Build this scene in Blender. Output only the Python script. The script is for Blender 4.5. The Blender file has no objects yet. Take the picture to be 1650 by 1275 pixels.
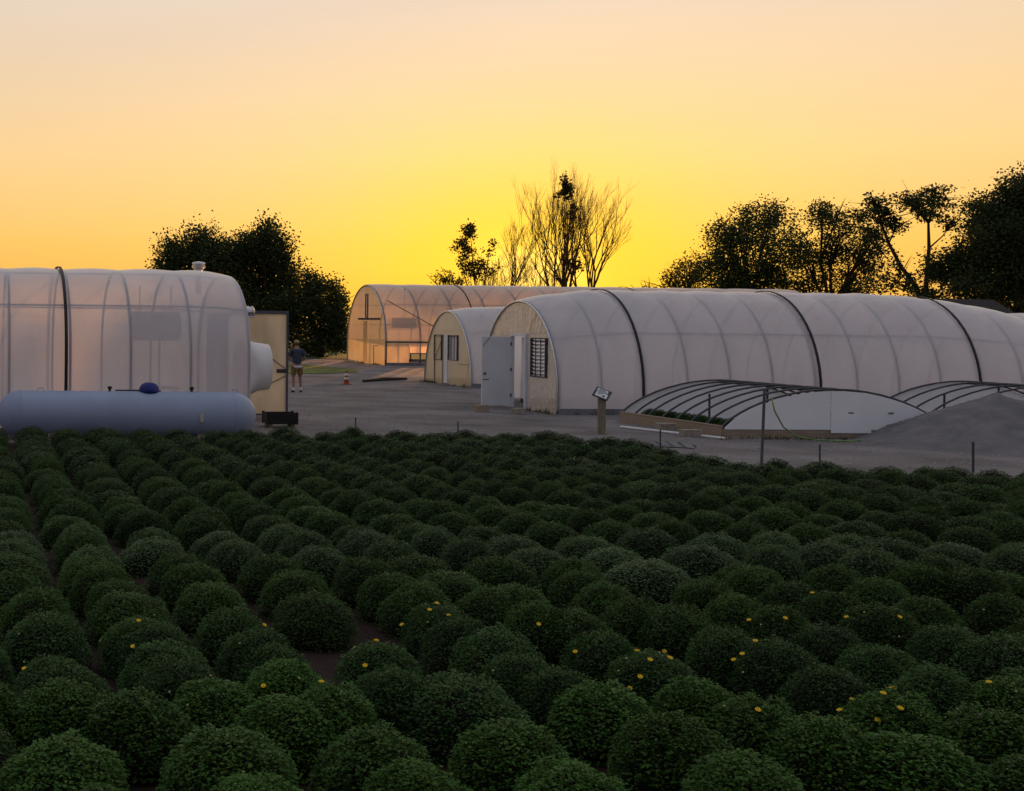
import bpy, math, random
from mathutils import Vector, Matrix, noise
R = random.Random(7)
scene = bpy.context.scene
C = scene.collection
PI = math.pi
# ------------------------------------------------------------------ camera
F, PX, PY, ROLL, CAMH = 2000.0, 100.0, 516.4, 0.0105, 2.4
cd = bpy.data.cameras.new('camera'); cam = bpy.data.objects.new('camera', cd); C.objects.link(cam)
cd.sensor_width = 36.0; cd.lens = 36.0 * F / 1650.0
cd.shift_x = (825 - PX) / 1650.0; cd.shift_y = -(637.5 - PY) / 1650.0
cd.clip_end = 3000; cd.clip_start = 0.1
cr, sr = math.cos(ROLL), math.sin(ROLL)
cam.matrix_world = Matrix(((cr, -sr, 0, 0), (0, 0, -1, 0), (sr, cr, 0, CAMH), (0, 0, 0, 1)))
scene.camera = cam
# ------------------------------------------------------------------ sky and sun
SUN_AZ = math.atan2(752, 2000); SUN_EL = math.radians(2.2)
SD = Vector((math.sin(SUN_AZ) * math.cos(SUN_EL), math.cos(SUN_AZ) * math.cos(SUN_EL), math.sin(SUN_EL)))
w = bpy.data.worlds.new('World'); scene.world = w; w.use_nodes = True
nt = w.node_tree; nt.nodes.clear()
def N(t, **k):
    n = nt.nodes.new(t)
    for a, b in k.items(): setattr(n, a, b)
    return n
def Lk(a, b): nt.links.new(a, b)
tc = N('ShaderNodeTexCoord'); sep = N('ShaderNodeSeparateXYZ'); Lk(tc.outputs['Generated'], sep.inputs[0])
def ramp(stops):
    r = N('ShaderNodeValToRGB'); e = r.color_ramp.elements
    while len(e) > 1: e.remove(e[-1])
    e[0].position = stops[0][0]; e[0].color = (*stops[0][1], 1)
    for p, c in stops[1:]:
        x = e.new(p); x.color = (*c, 1)
    return r
sunside = ramp([(0, (.97, .47, .07)), (.06, (1.0, .58, .13)), (.13, (.99, .665, .295)), (.25, (.82, .67, .535)), (.45, (.64, .58, .56)), (1, (.42, .45, .52))])
antisun = ramp([(0, (.085, .075, .10)), (.12, (.15, .13, .17)), (.35, (.23, .23, .29)), (1, (.42, .45, .52))])
Lk(sep.outputs['Z'], sunside.inputs[0]); Lk(sep.outputs['Z'], antisun.inputs[0])
def math_(op, a, b=None, c=None):
    m = N('ShaderNodeMath', operation=op)
    for i, v in enumerate((a, b, c)):
        if v is None: continue
        if isinstance(v, (int, float)): m.inputs[i].default_value = v
        else: Lk(v, m.inputs[i])
    return m.outputs[0]
dh = N('ShaderNodeVectorMath', operation='DOT_PRODUCT'); Lk(tc.outputs['Generated'], dh.inputs[0]); dh.inputs[1].default_value = (math.sin(SUN_AZ), math.cos(SUN_AZ), 0)
az = math_('POWER', math_('MULTIPLY_ADD', dh.outputs['Value'], .5, .5), 1.1)
mx = N('ShaderNodeMix', data_type='RGBA'); Lk(az, mx.inputs[0]); Lk(antisun.outputs[0], mx.inputs[6]); Lk(sunside.outputs[0], mx.inputs[7])
dv_ = N('ShaderNodeVectorMath', operation='SUBTRACT'); Lk(tc.outputs['Generated'], dv_.inputs[0]); dv_.inputs[1].default_value = SD
ds = N('ShaderNodeVectorMath', operation='MULTIPLY'); Lk(dv_.outputs[0], ds.inputs[0]); ds.inputs[1].default_value = (1, 1, 1.65)
dl_ = N('ShaderNodeVectorMath', operation='LENGTH'); Lk(ds.outputs[0], dl_.inputs[0]); g = dl_.outputs['Value']
glow = math_('MULTIPLY', math_('EXPONENT', math_('MULTIPLY', math_('MULTIPLY', g, g), -46.0)), .95)
m2 = N('ShaderNodeMix', data_type='RGBA'); Lk(glow, m2.inputs[0]); Lk(mx.outputs[2], m2.inputs[6]); m2.inputs[7].default_value = (1.10, .70, .03, 1)
core = math_('MULTIPLY', math_('EXPONENT', math_('MULTIPLY', math_('MULTIPLY', g, g), -900.0)), .9)
m3 = N('ShaderNodeMix', data_type='RGBA'); Lk(core, m3.inputs[0]); Lk(m2.outputs[2], m3.inputs[6]); m3.inputs[7].default_value = (1.7, 1.15, .22, 1)
hz_ = N('ShaderNodeMapping'); hz_.inputs['Scale'].default_value = (1.5, 1.5, 14); Lk(tc.outputs['Generated'], hz_.inputs[0])
hn = N('ShaderNodeTexNoise'); hn.inputs['Scale'].default_value = 1.6; hn.inputs['Detail'].default_value = 6; Lk(hz_.outputs[0], hn.inputs['Vector'])
hm = N('ShaderNodeMapRange'); hm.inputs[3].default_value = .95; hm.inputs[4].default_value = 1.05; Lk(hn.outputs['Fac'], hm.inputs[0])
sc_ = N('ShaderNodeVectorMath', operation='SCALE'); Lk(m3.outputs[2], sc_.inputs[0]); Lk(hm.outputs[0], sc_.inputs['Scale'])
bg = N('ShaderNodeBackground'); Lk(sc_.outputs[0], bg.inputs[0]); bg.inputs[1].default_value = 1.0
sky = N('ShaderNodeTexSky', sky_type='NISHITA'); sky.sun_disc = False; sky.sun_elevation = SUN_EL; sky.sun_rotation = SUN_AZ; sky.dust_density = 3
bg2 = N('ShaderNodeBackground'); Lk(sky.outputs[0], bg2.inputs[0]); bg2.inputs[1].default_value = 0.01
ad = N('ShaderNodeAddShader'); Lk(bg.outputs[0], ad.inputs[0]); Lk(bg2.outputs[0], ad.inputs[1])
out = N('ShaderNodeOutputWorld'); Lk(ad.outputs[0], out.inputs[0])
sl = bpy.data.lights.new('sun', 'SUN'); so = bpy.data.objects.new('sun', sl); C.objects.link(so)
sl.energy = 4.5; sl.angle = math.radians(1.0); sl.color = (1, .42, .12)
so.rotation_euler = (-SD).to_track_quat('-Z', 'Y').to_euler()
scene.view_settings.view_transform = 'Standard'; scene.view_settings.look = 'None'
scene.view_settings.exposure = 0.0; scene.view_settings.gamma = 1.0
scene.cycles.use_denoising = True
scene.cycles.max_bounces = 8; scene.cycles.transparent_max_bounces = 24; scene.cycles.transmission_bounces = 6
# ------------------------------------------------------------------ helpers
def ray(px, py):
    a, b = (px - PX) / F, -(py - PY) / F
    return Vector((cr * a - sr * b, 1.0, sr * a + cr * b))
def at(px, py, Y): return Vector((0, 0, CAMH)) + ray(px, py) * Y
def onz(px, py, z=0.0):
    d = ray(px, py); return Vector((0, 0, CAMH)) + d * ((z - CAMH) / d.z)
TH = math.radians(4.0)
EX = Vector((math.cos(TH), math.sin(TH), 0)); EY = Vector((-math.sin(TH), math.cos(TH), 0))

def mat(name, col, rough=.8, var=.25, scale=8.0, bump=0.0, bscale=None, spec=.3, metal=0.0, objvar=0.0, col2=None, detail=4.0, stretch=None):
    m = bpy.data.materials.new(name); m.use_nodes = True
    t = m.node_tree; b = t.nodes['Principled BSDF']
    b.inputs['Roughness'].default_value = rough; b.inputs['Metallic'].default_value = metal
    b.inputs['Specular IOR Level'].default_value = spec
    tcn = t.nodes.new('ShaderNodeTexCoord'); nz = t.nodes.new('ShaderNodeTexNoise'); nz.inputs['Scale'].default_value = scale; nz.inputs['Detail'].default_value = detail
    src = tcn.outputs['Object']
    if stretch:
        mp = t.nodes.new('ShaderNodeMapping'); mp.inputs['Scale'].default_value = stretch; t.links.new(src, mp.inputs[0]); src = mp.outputs[0]
    t.links.new(src, nz.inputs['Vector'])
    rp = t.nodes.new('ShaderNodeValToRGB'); rp.color_ramp.elements[0].position = .3; rp.color_ramp.elements[1].position = .7
    c2 = col2 if col2 else tuple(min(1, c * (1 + var)) for c in col)
    c1 = col if col2 else tuple(c * (1 - var) for c in col)
    rp.color_ramp.elements[0].color = (*c1, 1); rp.color_ramp.elements[1].color = (*c2, 1)
    t.links.new(nz.outputs['Fac'], rp.inputs[0]); o = rp.outputs[0]
    if objvar:
        oi = t.nodes.new('ShaderNodeObjectInfo'); mr = t.nodes.new('ShaderNodeMapRange'); mr.inputs[3].default_value = 1 - objvar; mr.inputs[4].default_value = 1 + objvar
        t.links.new(oi.outputs['Random'], mr.inputs[0]); hs = t.nodes.new('ShaderNodeHueSaturation'); t.links.new(mr.outputs[0], hs.inputs['Value']); t.links.new(o, hs.inputs['Color']); o = hs.outputs[0]
    t.links.new(o, b.inputs['Base Color'])
    if bump:
        n2 = t.nodes.new('ShaderNodeTexNoise'); n2.inputs['Scale'].default_value = bscale or scale * 3; n2.inputs['Detail'].default_value = 5
        t.links.new(src, n2.inputs['Vector']); bp = t.nodes.new('ShaderNodeBump'); bp.inputs['Strength'].default_value = bump; bp.inputs['Distance'].default_value = .05
        t.links.new(n2.outputs['Fac'], bp.inputs['Height']); t.links.new(bp.outputs[0], b.inputs['Normal'])
    return m
def leafmat(name, col, col2, scale=3.0, trans=.2, objvar=.22, rough=.55):
    m = mat(name, col, rough, col2=col2, scale=scale, objvar=objvar, spec=.12)
    t = m.node_tree; b = t.nodes['Principled BSDF']; o = t.nodes['Material Output']
    tr = t.nodes.new('ShaderNodeBsdfTranslucent'); ms = t.nodes.new('ShaderNodeMixShader'); ms.inputs[0].default_value = trans
    src = b.inputs['Base Color'].links[0].from_socket
    t.links.new(src, tr.inputs[0]); t.links.new(b.outputs[0], ms.inputs[1]); t.links.new(tr.outputs[0], ms.inputs[2]); t.links.new(ms.outputs[0], o.inputs[0])
    return m
def filmmat(name, col=(.82, .80, .80), tcol=(.85, .80, .76), trans=.5, clear=.22, bump=.15, bscale=2.0, stretch=(1, 1, .35), gloss=.35, dirt=None):
    m = bpy.data.materials.new(name); m.use_nodes = True; t = m.node_tree; t.nodes.clear()
    def n(x): return t.nodes.new(x)
    o = n('ShaderNodeOutputMaterial'); d = n('ShaderNodeBsdfDiffuse'); tr = n('ShaderNodeBsdfTranslucent'); tp = n('ShaderNodeBsdfTransparent'); gl = n('ShaderNodeBsdfGlossy')
    d.inputs[0].default_value = (*col, 1); tr.inputs[0].default_value = (*tcol, 1); gl.inputs['Roughness'].default_value = gloss
    tcn = n('ShaderNodeTexCoord'); mp = n('ShaderNodeMapping'); mp.inputs['Scale'].default_value = stretch; nz = n('ShaderNodeTexNoise'); nz.inputs['Scale'].default_value = bscale; nz.inputs['Detail'].default_value = 6
    t.links.new(tcn.outputs['Object'], mp.inputs[0]); t.links.new(mp.outputs[0], nz.inputs['Vector'])
    bp = n('ShaderNodeBump'); bp.inputs['Strength'].default_value = bump; bp.inputs['Distance'].default_value = .1; t.links.new(nz.outputs['Fac'], bp.inputs['Height'])
    for s in (d, tr, gl): t.links.new(bp.outputs[0], s.inputs['Normal'])
    rp = n('ShaderNodeValToRGB'); rp.color_ramp.elements[0].position = .35; rp.color_ramp.elements[1].position = .62
    lo = dirt or tuple(c * .86 for c in col)
    rp.color_ramp.elements[0].color = (*lo, 1); rp.color_ramp.elements[1].color = (*col, 1); t.links.new(nz.outputs['Fac'], rp.inputs[0]); t.links.new(rp.outputs[0], d.inputs[0])
    if dirt:
        rq = n('ShaderNodeValToRGB'); rq.color_ramp.elements[0].position = .35; rq.color_ramp.elements[1].position = .62
        rq.color_ramp.elements[0].color = (*dirt, 1); rq.color_ramp.elements[1].color = (*tcol, 1); t.links.new(nz.outputs['Fac'], rq.inputs[0]); t.links.new(rq.outputs[0], tr.inputs[0])
    a = n('ShaderNodeMixShader'); a.inputs[0].default_value = trans; t.links.new(d.outputs[0], a.inputs[1]); t.links.new(tr.outputs[0], a.inputs[2])
    b = n('ShaderNodeMixShader'); b.inputs[0].default_value = clear; t.links.new(a.outputs[0], b.inputs[1]); t.links.new(tp.outputs[0], b.inputs[2])
    fr = n('ShaderNodeLayerWeight'); fr.inputs['Blend'].default_value = .5
    pw = n('ShaderNodeMath'); pw.operation = 'POWER'; pw.inputs[1].default_value = 4.0; t.links.new(fr.outputs['Facing'], pw.inputs[0])
    ma = n('ShaderNodeMath'); ma.operation = 'MULTIPLY_ADD'; ma.inputs[1].default_value = .8; ma.inputs[2].default_value = .035; t.links.new(pw.outputs[0], ma.inputs[0]); ma.inputs[2].default_value = .08 if 'crinkled' in name else .035
    c = n('ShaderNodeMixShader'); t.links.new(ma.outputs[0], c.inputs[0]); t.links.new(b.outputs[0], c.inputs[1]); t.links.new(gl.outputs[0], c.inputs[2]); t.links.new(c.outputs[0], o.inputs[0])
    return m

class MB:
    def __init__(s): s.v = []; s.f = []
    def add(s, vs, fs):
        k = len(s.v); s.v += [tuple(x) for x in vs]; s.f += [tuple(k + i for i in f) for f in fs]; return s
    def box(s, a, b):
        (x0, y0, z0), (x1, y1, z1) = a, b
        return s.add([(x0, y0, z0), (x1, y0, z0), (x1, y1, z0), (x0, y1, z0), (x0, y0, z1), (x1, y0, z1), (x1, y1, z1), (x0, y1, z1)],
                     [(0, 3, 2, 1), (4, 5, 6, 7), (0, 1, 5, 4), (1, 2, 6, 5), (2, 3, 7, 6), (3, 0, 4, 7)])
    def tube(s, pts, r, n=6, caps=True):
        pts = [Vector(p) for p in pts]; rr = r if isinstance(r, (list, tuple)) else [r] * len(pts); k = len(s.v)
        t0 = (pts[1] - pts[0]).normalized(); a = Vector((0, 0, 1)) if abs(t0.z) < .9 else Vector((1, 0, 0)); u = t0.cross(a).normalized()
        for i, p in enumerate(pts):
            t = (pts[min(i + 1, len(pts) - 1)] - pts[max(i - 1, 0)]).normalized(); u = (u - t * u.dot(t)).normalized(); v = t.cross(u)
            for j in range(n):
                q = p + (u * math.cos(2 * PI * j / n) + v * math.sin(2 * PI * j / n)) * rr[i]; s.v.append(tuple(q))
        for i in range(len(pts) - 1):
            for j in range(n): s.f.append((k + i * n + j, k + i * n + (j + 1) % n, k + (i + 1) * n + (j + 1) % n, k + (i + 1) * n + j))
        if caps:
            s.f.append(tuple(k + j for j in reversed(range(n)))); s.f.append(tuple(k + (len(pts) - 1) * n + j for j in range(n)))
        return s
    def lathe(s, prof, n=20, axis='z', origin=(0, 0, 0)):
        k = len(s.v); o = Vector(origin)
        for r, h in prof:
            for j in range(n):
                a = 2 * PI * j / n; c, d = r * math.cos(a), r * math.sin(a)
                p = (c, d, h) if axis == 'z' else (h, c, d); s.v.append(tuple(o + Vector(p)))
        for i in range(len(prof) - 1):
            for j in range(n): s.f.append((k + i * n + j, k + i * n + (j + 1) % n, k + (i + 1) * n + (j + 1) % n, k + (i + 1) * n + j))
        s.f.append(tuple(k + j for j in reversed(range(n)))); s.f.append(tuple(k + (len(prof) - 1) * n + j for j in range(n)))
        return s
    def mesh(s, name, m, smooth=False):
        me = bpy.data.meshes.new(name); me.from_pydata(s.v, [], s.f); me.update()
        if m: me.materials.append(m)
        if smooth: me.polygons.foreach_set('use_smooth', [True] * len(me.polygons))
        return me
    def build(s, name, m, parent=None, smooth=False):
        o = bpy.data.objects.new(name, s.mesh(name, m, smooth)); C.objects.link(o)
        if parent: o.parent = parent
        return o
def tag(o, label, cat, group=None):
    o['label'] = label; o['category'] = cat
    if group: o['group'] = group
    return o
def empty(name, loc, rz=0, label=None, cat=None, group=None):
    o = bpy.data.objects.new(name, None); C.objects.link(o); o.location = loc; o.rotation_euler = (0, 0, rz); o.empty_display_size = .3
    if label: tag(o, label, cat, group)
    return o
def struct(o): o['kind'] = 'structure'; return o
def bevel(o, w_=.01, seg=2):
    b = o.modifiers.new('bevel', 'BEVEL'); b.width = w_; b.segments = seg; b.limit_method = 'ANGLE'; return o
# ------------------------------------------------------------------ materials
M = {}
M['gravel'] = mat('gravel', (.092, .083, .082), .95, scale=.55, bump=.9, bscale=14, col2=(.215, .195, .195), detail=12)
M['soil'] = mat('soil', (.016, .008, .006), 1, scale=4, bump=.6, bscale=20, col2=(.032, .014, .010))
M['grass'] = mat('grass', (.05, .085, .018), 1, scale=.4, bump=.5, bscale=30, col2=(.09, .14, .03), detail=8)
M['field'] = mat('field', (.05, .07, .022), 1, scale=.05, col2=(.09, .10, .035), detail=8)
M['steel'] = mat('galvanised_steel', (.085, .09, .12), .5, metal=.2, scale=5)
M['dark_pipe'] = mat('dark_pipe', (.055, .06, .07), .5, metal=.2)
M['black'] = mat('black_plastic', (.012, .012, .013), .55)
M['white'] = mat('white_paint', (.68, .69, .72), .55, var=.06, scale=2, bump=.04)
M['tank'] = mat('tank_paint', (.27, .33, .47), .45, var=.08, scale=1.5, bump=.03, spec=.5)
M['blue'] = mat('blue_plastic', (.012, .02, .16), .45)
M['wood'] = mat('weathered_wood', (.23, .17, .12), .9, scale=3, bump=.3, stretch=(1, 8, 8), col2=(.34, .28, .22))
M['postwood'] = mat('post_wood', (.16, .14, .09), .9, scale=6, bump=.3, stretch=(6, 6, 1), col2=(.27, .24, .17))
M['block'] = mat('concrete_block', (.27, .24, .20), .95, scale=9, bump=.4)
M['panel'] = mat('white_sheet', (.80, .82, .85), .5, var=.05, scale=1.2, bump=.03)
M['board'] = mat('base_board', (.16, .16, .18), .9, scale=4)
M['metal'] = mat('bright_metal', (.55, .55, .57), .3, metal=.9, var=.1)
M['bark'] = mat('bark', (.05, .035, .022), .95, scale=8, bump=.3)
M['barkred'] = mat('twig_bark', (.11, .05, .02), .95, scale=8)
M['film'] = filmmat('poly_film', col=(.90, .88, .93), tcol=(.93, .89, .92), trans=.62, clear=.08, bump=.4, bscale=1.6)
M['filmleft'] = filmmat('thinner_poly_film', col=(.90, .88, .93), tcol=(.93, .89, .92), trans=.60, clear=.20, bump=.4, bscale=1.6)
M['filmclear'] = filmmat('thin_poly_film', col=(.70, .64, .64), tcol=(.93, .76, .64), trans=.75, clear=.14)
M['endfilm'] = filmmat('crinkled_film', col=(.66, .63, .58), tcol=(.90, .82, .68), trans=.5, clear=.18, bump=.12, bscale=9, stretch=(1, 1, 1), gloss=.12)
M['endsheet'] = filmmat('aged_fibreglass', col=(.62, .56, .40), tcol=(.98, .84, .56), trans=.78, clear=.18, bump=.15, bscale=.9, stretch=(1, 1.2, .8), dirt=(.86, .72, .44))
M['doorsheet'] = filmmat('translucent_sheet', col=(.74, .68, .58), tcol=(.97, .86, .66), trans=.6, clear=.06, bump=.15, bscale=2, dirt=(.70, .62, .48))
# ------------------------------------------------------------------ ground
def sheet(name, poly, z, m):
    return struct(MB().add([(x, y, z) for x, y in poly], [tuple(range(len(poly)))]).build(name, m))
sheet('ground', [(-900, -40), (1800, -40), (1800, 1900), (-900, 1900)], -.012, M['field'])
# gravel yard with gentle unevenness
def grid_sheet(name, x0, x1, y0, y1, nx, ny, zf, m, inside=None):
    mb = MB(); vs = []; fs = []
    for j in range(ny + 1):
        for i in range(nx + 1):
            x = x0 + (x1 - x0) * i / nx; y = y0 + (y1 - y0) * j / ny; vs.append((x, y, zf(x, y)))
    for j in range(ny):
        for i in range(nx):
            a = j * (nx + 1) + i
            cx, cy = (vs[a][0] + vs[a + nx + 2][0]) / 2, (vs[a][1] + vs[a + nx + 2][1]) / 2
            if inside is None or inside(cx, cy): fs.append((a, a + 1, a + nx + 2, a + nx + 1))
    mb.add(vs, fs); o = mb.build(name, m, None, True); return struct(o)
grid_sheet('gravel_yard', -30, 70, -6, 96, 120, 120, lambda x, y: .006 * (noise.noise((x * .5, y * .5, 0)) + 1) - .004, M['gravel'])
sheet('lawn', [(-6, 58.5), (9, 58), (12.5, 58.6), (14.6, 61), (15.3, 65), (14.2, 70), (12, 76), (-6, 77)], .022, M['grass'])
sheet('far_lawn', [(-60, 86), (14, 85), (18.5, 82.5), (44, 84.5), (60, 95), (60, 200), (-90, 200)], .034, M['grass'])
# ------------------------------------------------------------------ greenhouses
def profile(W, H, leg, n=2.0, m=26, lean=.0):
    pts = []; z0 = leg * H
    if leg > 0:
        for k in range(4): pts.append((lean * (1 - k / 4), z0 * k / 4))
    for i in range(m + 1):
        a = PI * i / m; c, s_ = math.cos(a), max(0.0, math.sin(a))
        pts.append((W / 2 - W / 2 * math.copysign(abs(c) ** (2 / n), c), z0 + (H - z0) * s_ ** (2 / n if n < 2 else 1)))
    if leg > 0:
        for k in range(4): pts.append((W - lean * (k + 1) / 4, z0 * (3 - k) / 4))
    return pts
def offset(pts, d):
    r = []
    for i, (y, z) in enumerate(pts):
        a = pts[max(i - 1, 0)]; b = pts[min(i + 1, len(pts) - 1)]; ty, tz = b[0] - a[0], b[1] - a[1]; l = math.hypot(ty, tz) or 1
        r.append((y - tz / l * d, z + ty / l * d))
    return r
def z_at(pts, y):
    best = 0
    for (a, b), (c, d) in zip(pts, pts[1:]):
        if min(a, c) - 1e-9 <= y <= max(a, c) + 1e-9: best = max(best, b if abs(c - a) < 1e-9 else b + (d - b) * (y - a) / (c - a))
    return best
def y_at(pts, z):
    for (a, b), (c, d) in zip(pts, pts[1:]):
        if b <= z <= d and d > b: return a + (c - a) * (z - b) / (d - b)
    return 0
def end_wall(pts, W, x, holes, step=.22, wr=0.0):
    if wr: step = .05
    ys = {0.0, W}
    for y0, y1, z0, z1 in holes: ys |= {y0, y1}
    ys = sorted(ys); full = []
    for a, b in zip(ys, ys[1:]):
        k = max(1, int((b - a) / step)); full += [a + (b - a) * i / k for i in range(k)]
    full.append(W); mb = MB()
    def dx(y, z):   # loose folds hanging from the arch
        if not wr: return x
        c = (y - W / 2) / (z + 1.2)
        return x + wr * (noise.noise((c * 24, z * .3, 1)) + .6 * noise.noise((c * 60, z * .5, 4)) + .3 * noise.noise((y * 7, z * 3, 8)))
    for a, b in zip(full, full[1:]):
        c = (a + b) / 2; za, zb = z_at(pts, a), z_at(pts, b); segs = [(0, None)]
        for y0, y1, z0, z1 in holes:
            if y0 < c < y1: segs = [(0, z0), (z1, None)]
        for lo, hi in segs:
            if hi is not None and hi - lo < .01: continue
            ta, tb = (za, zb) if hi is None else (hi, hi)
            if ta <= lo and tb <= lo: continue
            ta, tb = max(ta, lo), max(tb, lo); n = max(1, int((max(ta, tb) - lo) / .07)) if wr else 1
            for k in range(n):
                q = [(a, lo + (ta - lo) * k / n), (b, lo + (tb - lo) * k / n), (b, lo + (tb - lo) * (k + 1) / n), (a, lo + (ta - lo) * (k + 1) / n)]
                mb.add([(dx(y, z), y, z) for y, z in q], [(0, 1, 2, 3)])
    return mb
def greenhouse(name, label, loc, bays, bay, W, H, leg, n, film, endm, holes0, straps=(), purlins=(), zfilm=0.0, rz=TH, hoop_r=.024, endm2=None, holes1=(), t0=(0.0, 2.4), t1=(0.0, 2.4), wr=0.0):
    root = empty(name, loc, rz, label, 'greenhouse'); L = bays * bay; P = profile(W, H, leg, n)
    def zs(x): return 1 - t0[0] * max(0, 1 - x / t0[1]) ** 2 - t1[0] * max(0, 1 - (L - x) / t1[1]) ** 2
    hoop_me = MB().tube([(0, y, z) for y, z in P], hoop_r, 6).mesh('hoop', M['steel'], True)
    for k in range(bays + 1):
        o = bpy.data.objects.new('hoop', hoop_me); C.objects.link(o); o.parent = root; o.location = (k * bay + (.03 if k == 0 else -.03 if k == bays else 0), 0, 0); o.scale = (1, 1, zs(k * bay))
    # film with slight billow between the hoops
    vs = []; fs = []; q = 6; cols = bays * q + 1
    start = [i for i, (y, z) in enumerate(P) if z >= zfilm - 1e-6]
    i0, i1 = start[0], start[-1]
    for c in range(cols):
        x = L * c / (cols - 1); fr = (c % q) / q; d = hoop_r + .004 + .035 * math.sin(PI * fr) + .01 * noise.noise((x * 1.7, 3.1, 0))
        Q = offset(P, d)[i0:i1 + 1]; vs += [(x, y, z * zs(x)) for y, z in Q]
    k = i1 - i0 + 1
    for c in range(cols - 1):
        for i in range(k - 1): fs.append((c * k + i, (c + 1) * k + i, (c + 1) * k + i + 1, c * k + i + 1))
    MB().add(vs, fs).build('film_cover', film, root, True)
    for i, x in enumerate(straps):
        Q = [(a, b * zs(x)) for a, b in offset(P, hoop_r + .075)]; R_ = [(a, b * zs(x)) for a, b in offset(P, hoop_r + .055)]; hw = .034
        v = []
        for (a, b), (c, d) in zip(Q, R_): v += [(x - hw, a, b), (x + hw, a, b), (x + hw, c, d), (x - hw, c, d)]
        f = []
        for j in range(len(Q) - 1):
            for e in range(4): f.append((j * 4 + e, j * 4 + (e + 1) % 4, j * 4 + 4 + (e + 1) % 4, j * 4 + 4 + e))
        MB().add(v, f).build('strap', M['black'], root, True)
    for z in purlins:
        y = y_at(P, z)
        for yy in (y + .008, W - y - .008): MB().tube([(x_, yy + (.012 if yy < W / 2 else -.012), z * zs(x_)) for x_ in [.02 + (L - .04) * i_ / 20 for i_ in range(21)]], .022, 6).build('purlin', M['steel'], root)
    MB().tube([(x_, W / 2, H * zs(x_) - .05) for x_ in [.02 + (L - .04) * i_ / 20 for i_ in range(21)]], .022, 6).build('ridge_purlin', M['steel'], root)
    for yy in (-.13, W + .09): MB().box((0, yy, 0), (L, yy + .04, .16)).build('base_board', M['board'], root)
    E0 = [(a, b * zs(0)) for a, b in P]; E1 = [(a, b * zs(L)) for a, b in P]
    end_wall(E0, W, -.01, holes0, wr=wr).build('end_wall', endm, root)
    end_wall(E1, W, L + .01, holes1).build('end_wall', endm2 or film, root)
    trim = MB().tube([(-.02, y, z) for y, z in E0], .03, 6).build('end_trim', M['metal'], root, True)
    return root, P
def louver(root, x, y0, y1, z0, z1, nsl, m_frame=None, m_slat=None, cols=2):
    fr = MB(); t = .035
    for (a, b, c, d) in ((y0, y1, z0, z0 + t), (y0, y1, z1 - t, z1), (y0, y0 + t, z0 + t, z1 - t), (y1 - t, y1, z0 + t, z1 - t)): fr.box((x - .06, a, c), (x + .02, b, d))
    for k in range(1, cols):
        yc = y0 + (y1 - y0) * k / cols; fr.box((x - .055, yc - .012, z0 + t), (x - .035, yc + .012, z1 - t))
    o = fr.build('louver_frame', m_frame or M['dark_pipe'], root)
    me = MB().add([(-.05, y0 + t, 0), (-.05, y1 - t, 0), (.01, y1 - t, .07), (.01, y0 + t, .07), (-.045, y0 + t, 0), (-.045, y1 - t, 0), (.015, y1 - t, .07), (.015, y0 + t, .07)],
                  [(0, 1, 2, 3), (7, 6, 5, 4), (0, 4, 5, 1), (3, 2, 6, 7)]).mesh('slat', m_slat or M['metal'])
    for k in range(nsl):
        s = bpy.data.objects.new('slat', me); C.objects.link(s); s.parent = o; s.location = (x, 0, z0 + t + (z1 - z0 - 2 * t) * k / nsl)
    return o

# main greenhouse (nearest, with the white door)
B = onz(899, 668)
main, PM = greenhouse('greenhouse', 'long white film greenhouse with three black straps and open white door at its end', (B.x, B.y, 0), 12, 1.21, 4.9, 3.38, .18, 2.0,
    M['film'], M['endfilm'], [(.62, 1.55, .95, 2.05), (1.95, 2.85, 0, 2.08)], straps=(2.34, 7.37, 12.0), purlins=(2.2,), hoop_r=.032, t0=(.085, 2.6), t1=(.14, 4.6), wr=.016)
louver(main, -.02, .62, 1.55, .95, 2.05, 10, cols=3)
dj = MB()
for a, b, c, d in ((1.87, 1.95, 0, 2.16), (2.85, 2.93, 0, 2.16), (1.95, 2.85, 2.08, 2.16)): dj.box((-.07, a, c), (.05, b, d))
dj.build('door_frame', M['white'], main)
# door leaf swung open 90 degrees, hinged on the far jamb
dl = bevel(MB().box((-.95, 2.80, .04), (-.07, 2.845, 2.06)).build('door', M['white'], main), .006)
MB().lathe([(.0, 0), (.03, .005), (.035, .03), (.02, .05), (0, .052)], 12, 'z').build('door_handle', M['dark_pipe'], dl).matrix_local = Matrix.Translation((-.87, 2.80, .98)) @ Matrix.Rotation(PI / 2, 4, 'X')
kp = MB().box((-.92, 2.788, .80), (-.74, 2.80, .82)); kp.build('latch_bar', M['steel'], dl)
for sx in ((-.95, -.70), (-.07, -.32)):
    MB().add([(sx[0], 2.79, .04), (sx[1], 2.79, .04), (sx[0], 2.79, .36), (sx[0], 2.798, .04), (sx[1], 2.798, .04), (sx[0], 2.798, .36)], [(0, 1, 2), (5, 4, 3), (0, 2, 5, 3), (1, 4, 5, 2), (0, 3, 4, 1)]).build('corner_gusset', M['white'], dl)
for z in (.3, 1.05, 1.8): MB().box((-.10, 2.783, z), (-.055, 2.80, z + .1)).build('hinge', M['steel'], dl)
MB().tube([(-.93, 2.79, 1.78), (-.72, 2.79, 2.04)], .008, 5).build('brace', M['steel'], dl)
# a second inner door strip just inside the opening
MB().box((.10, 2.05, .28), (.13, 2.50, 2.05)).build('inner_curtain', M['panel'], main)

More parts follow.
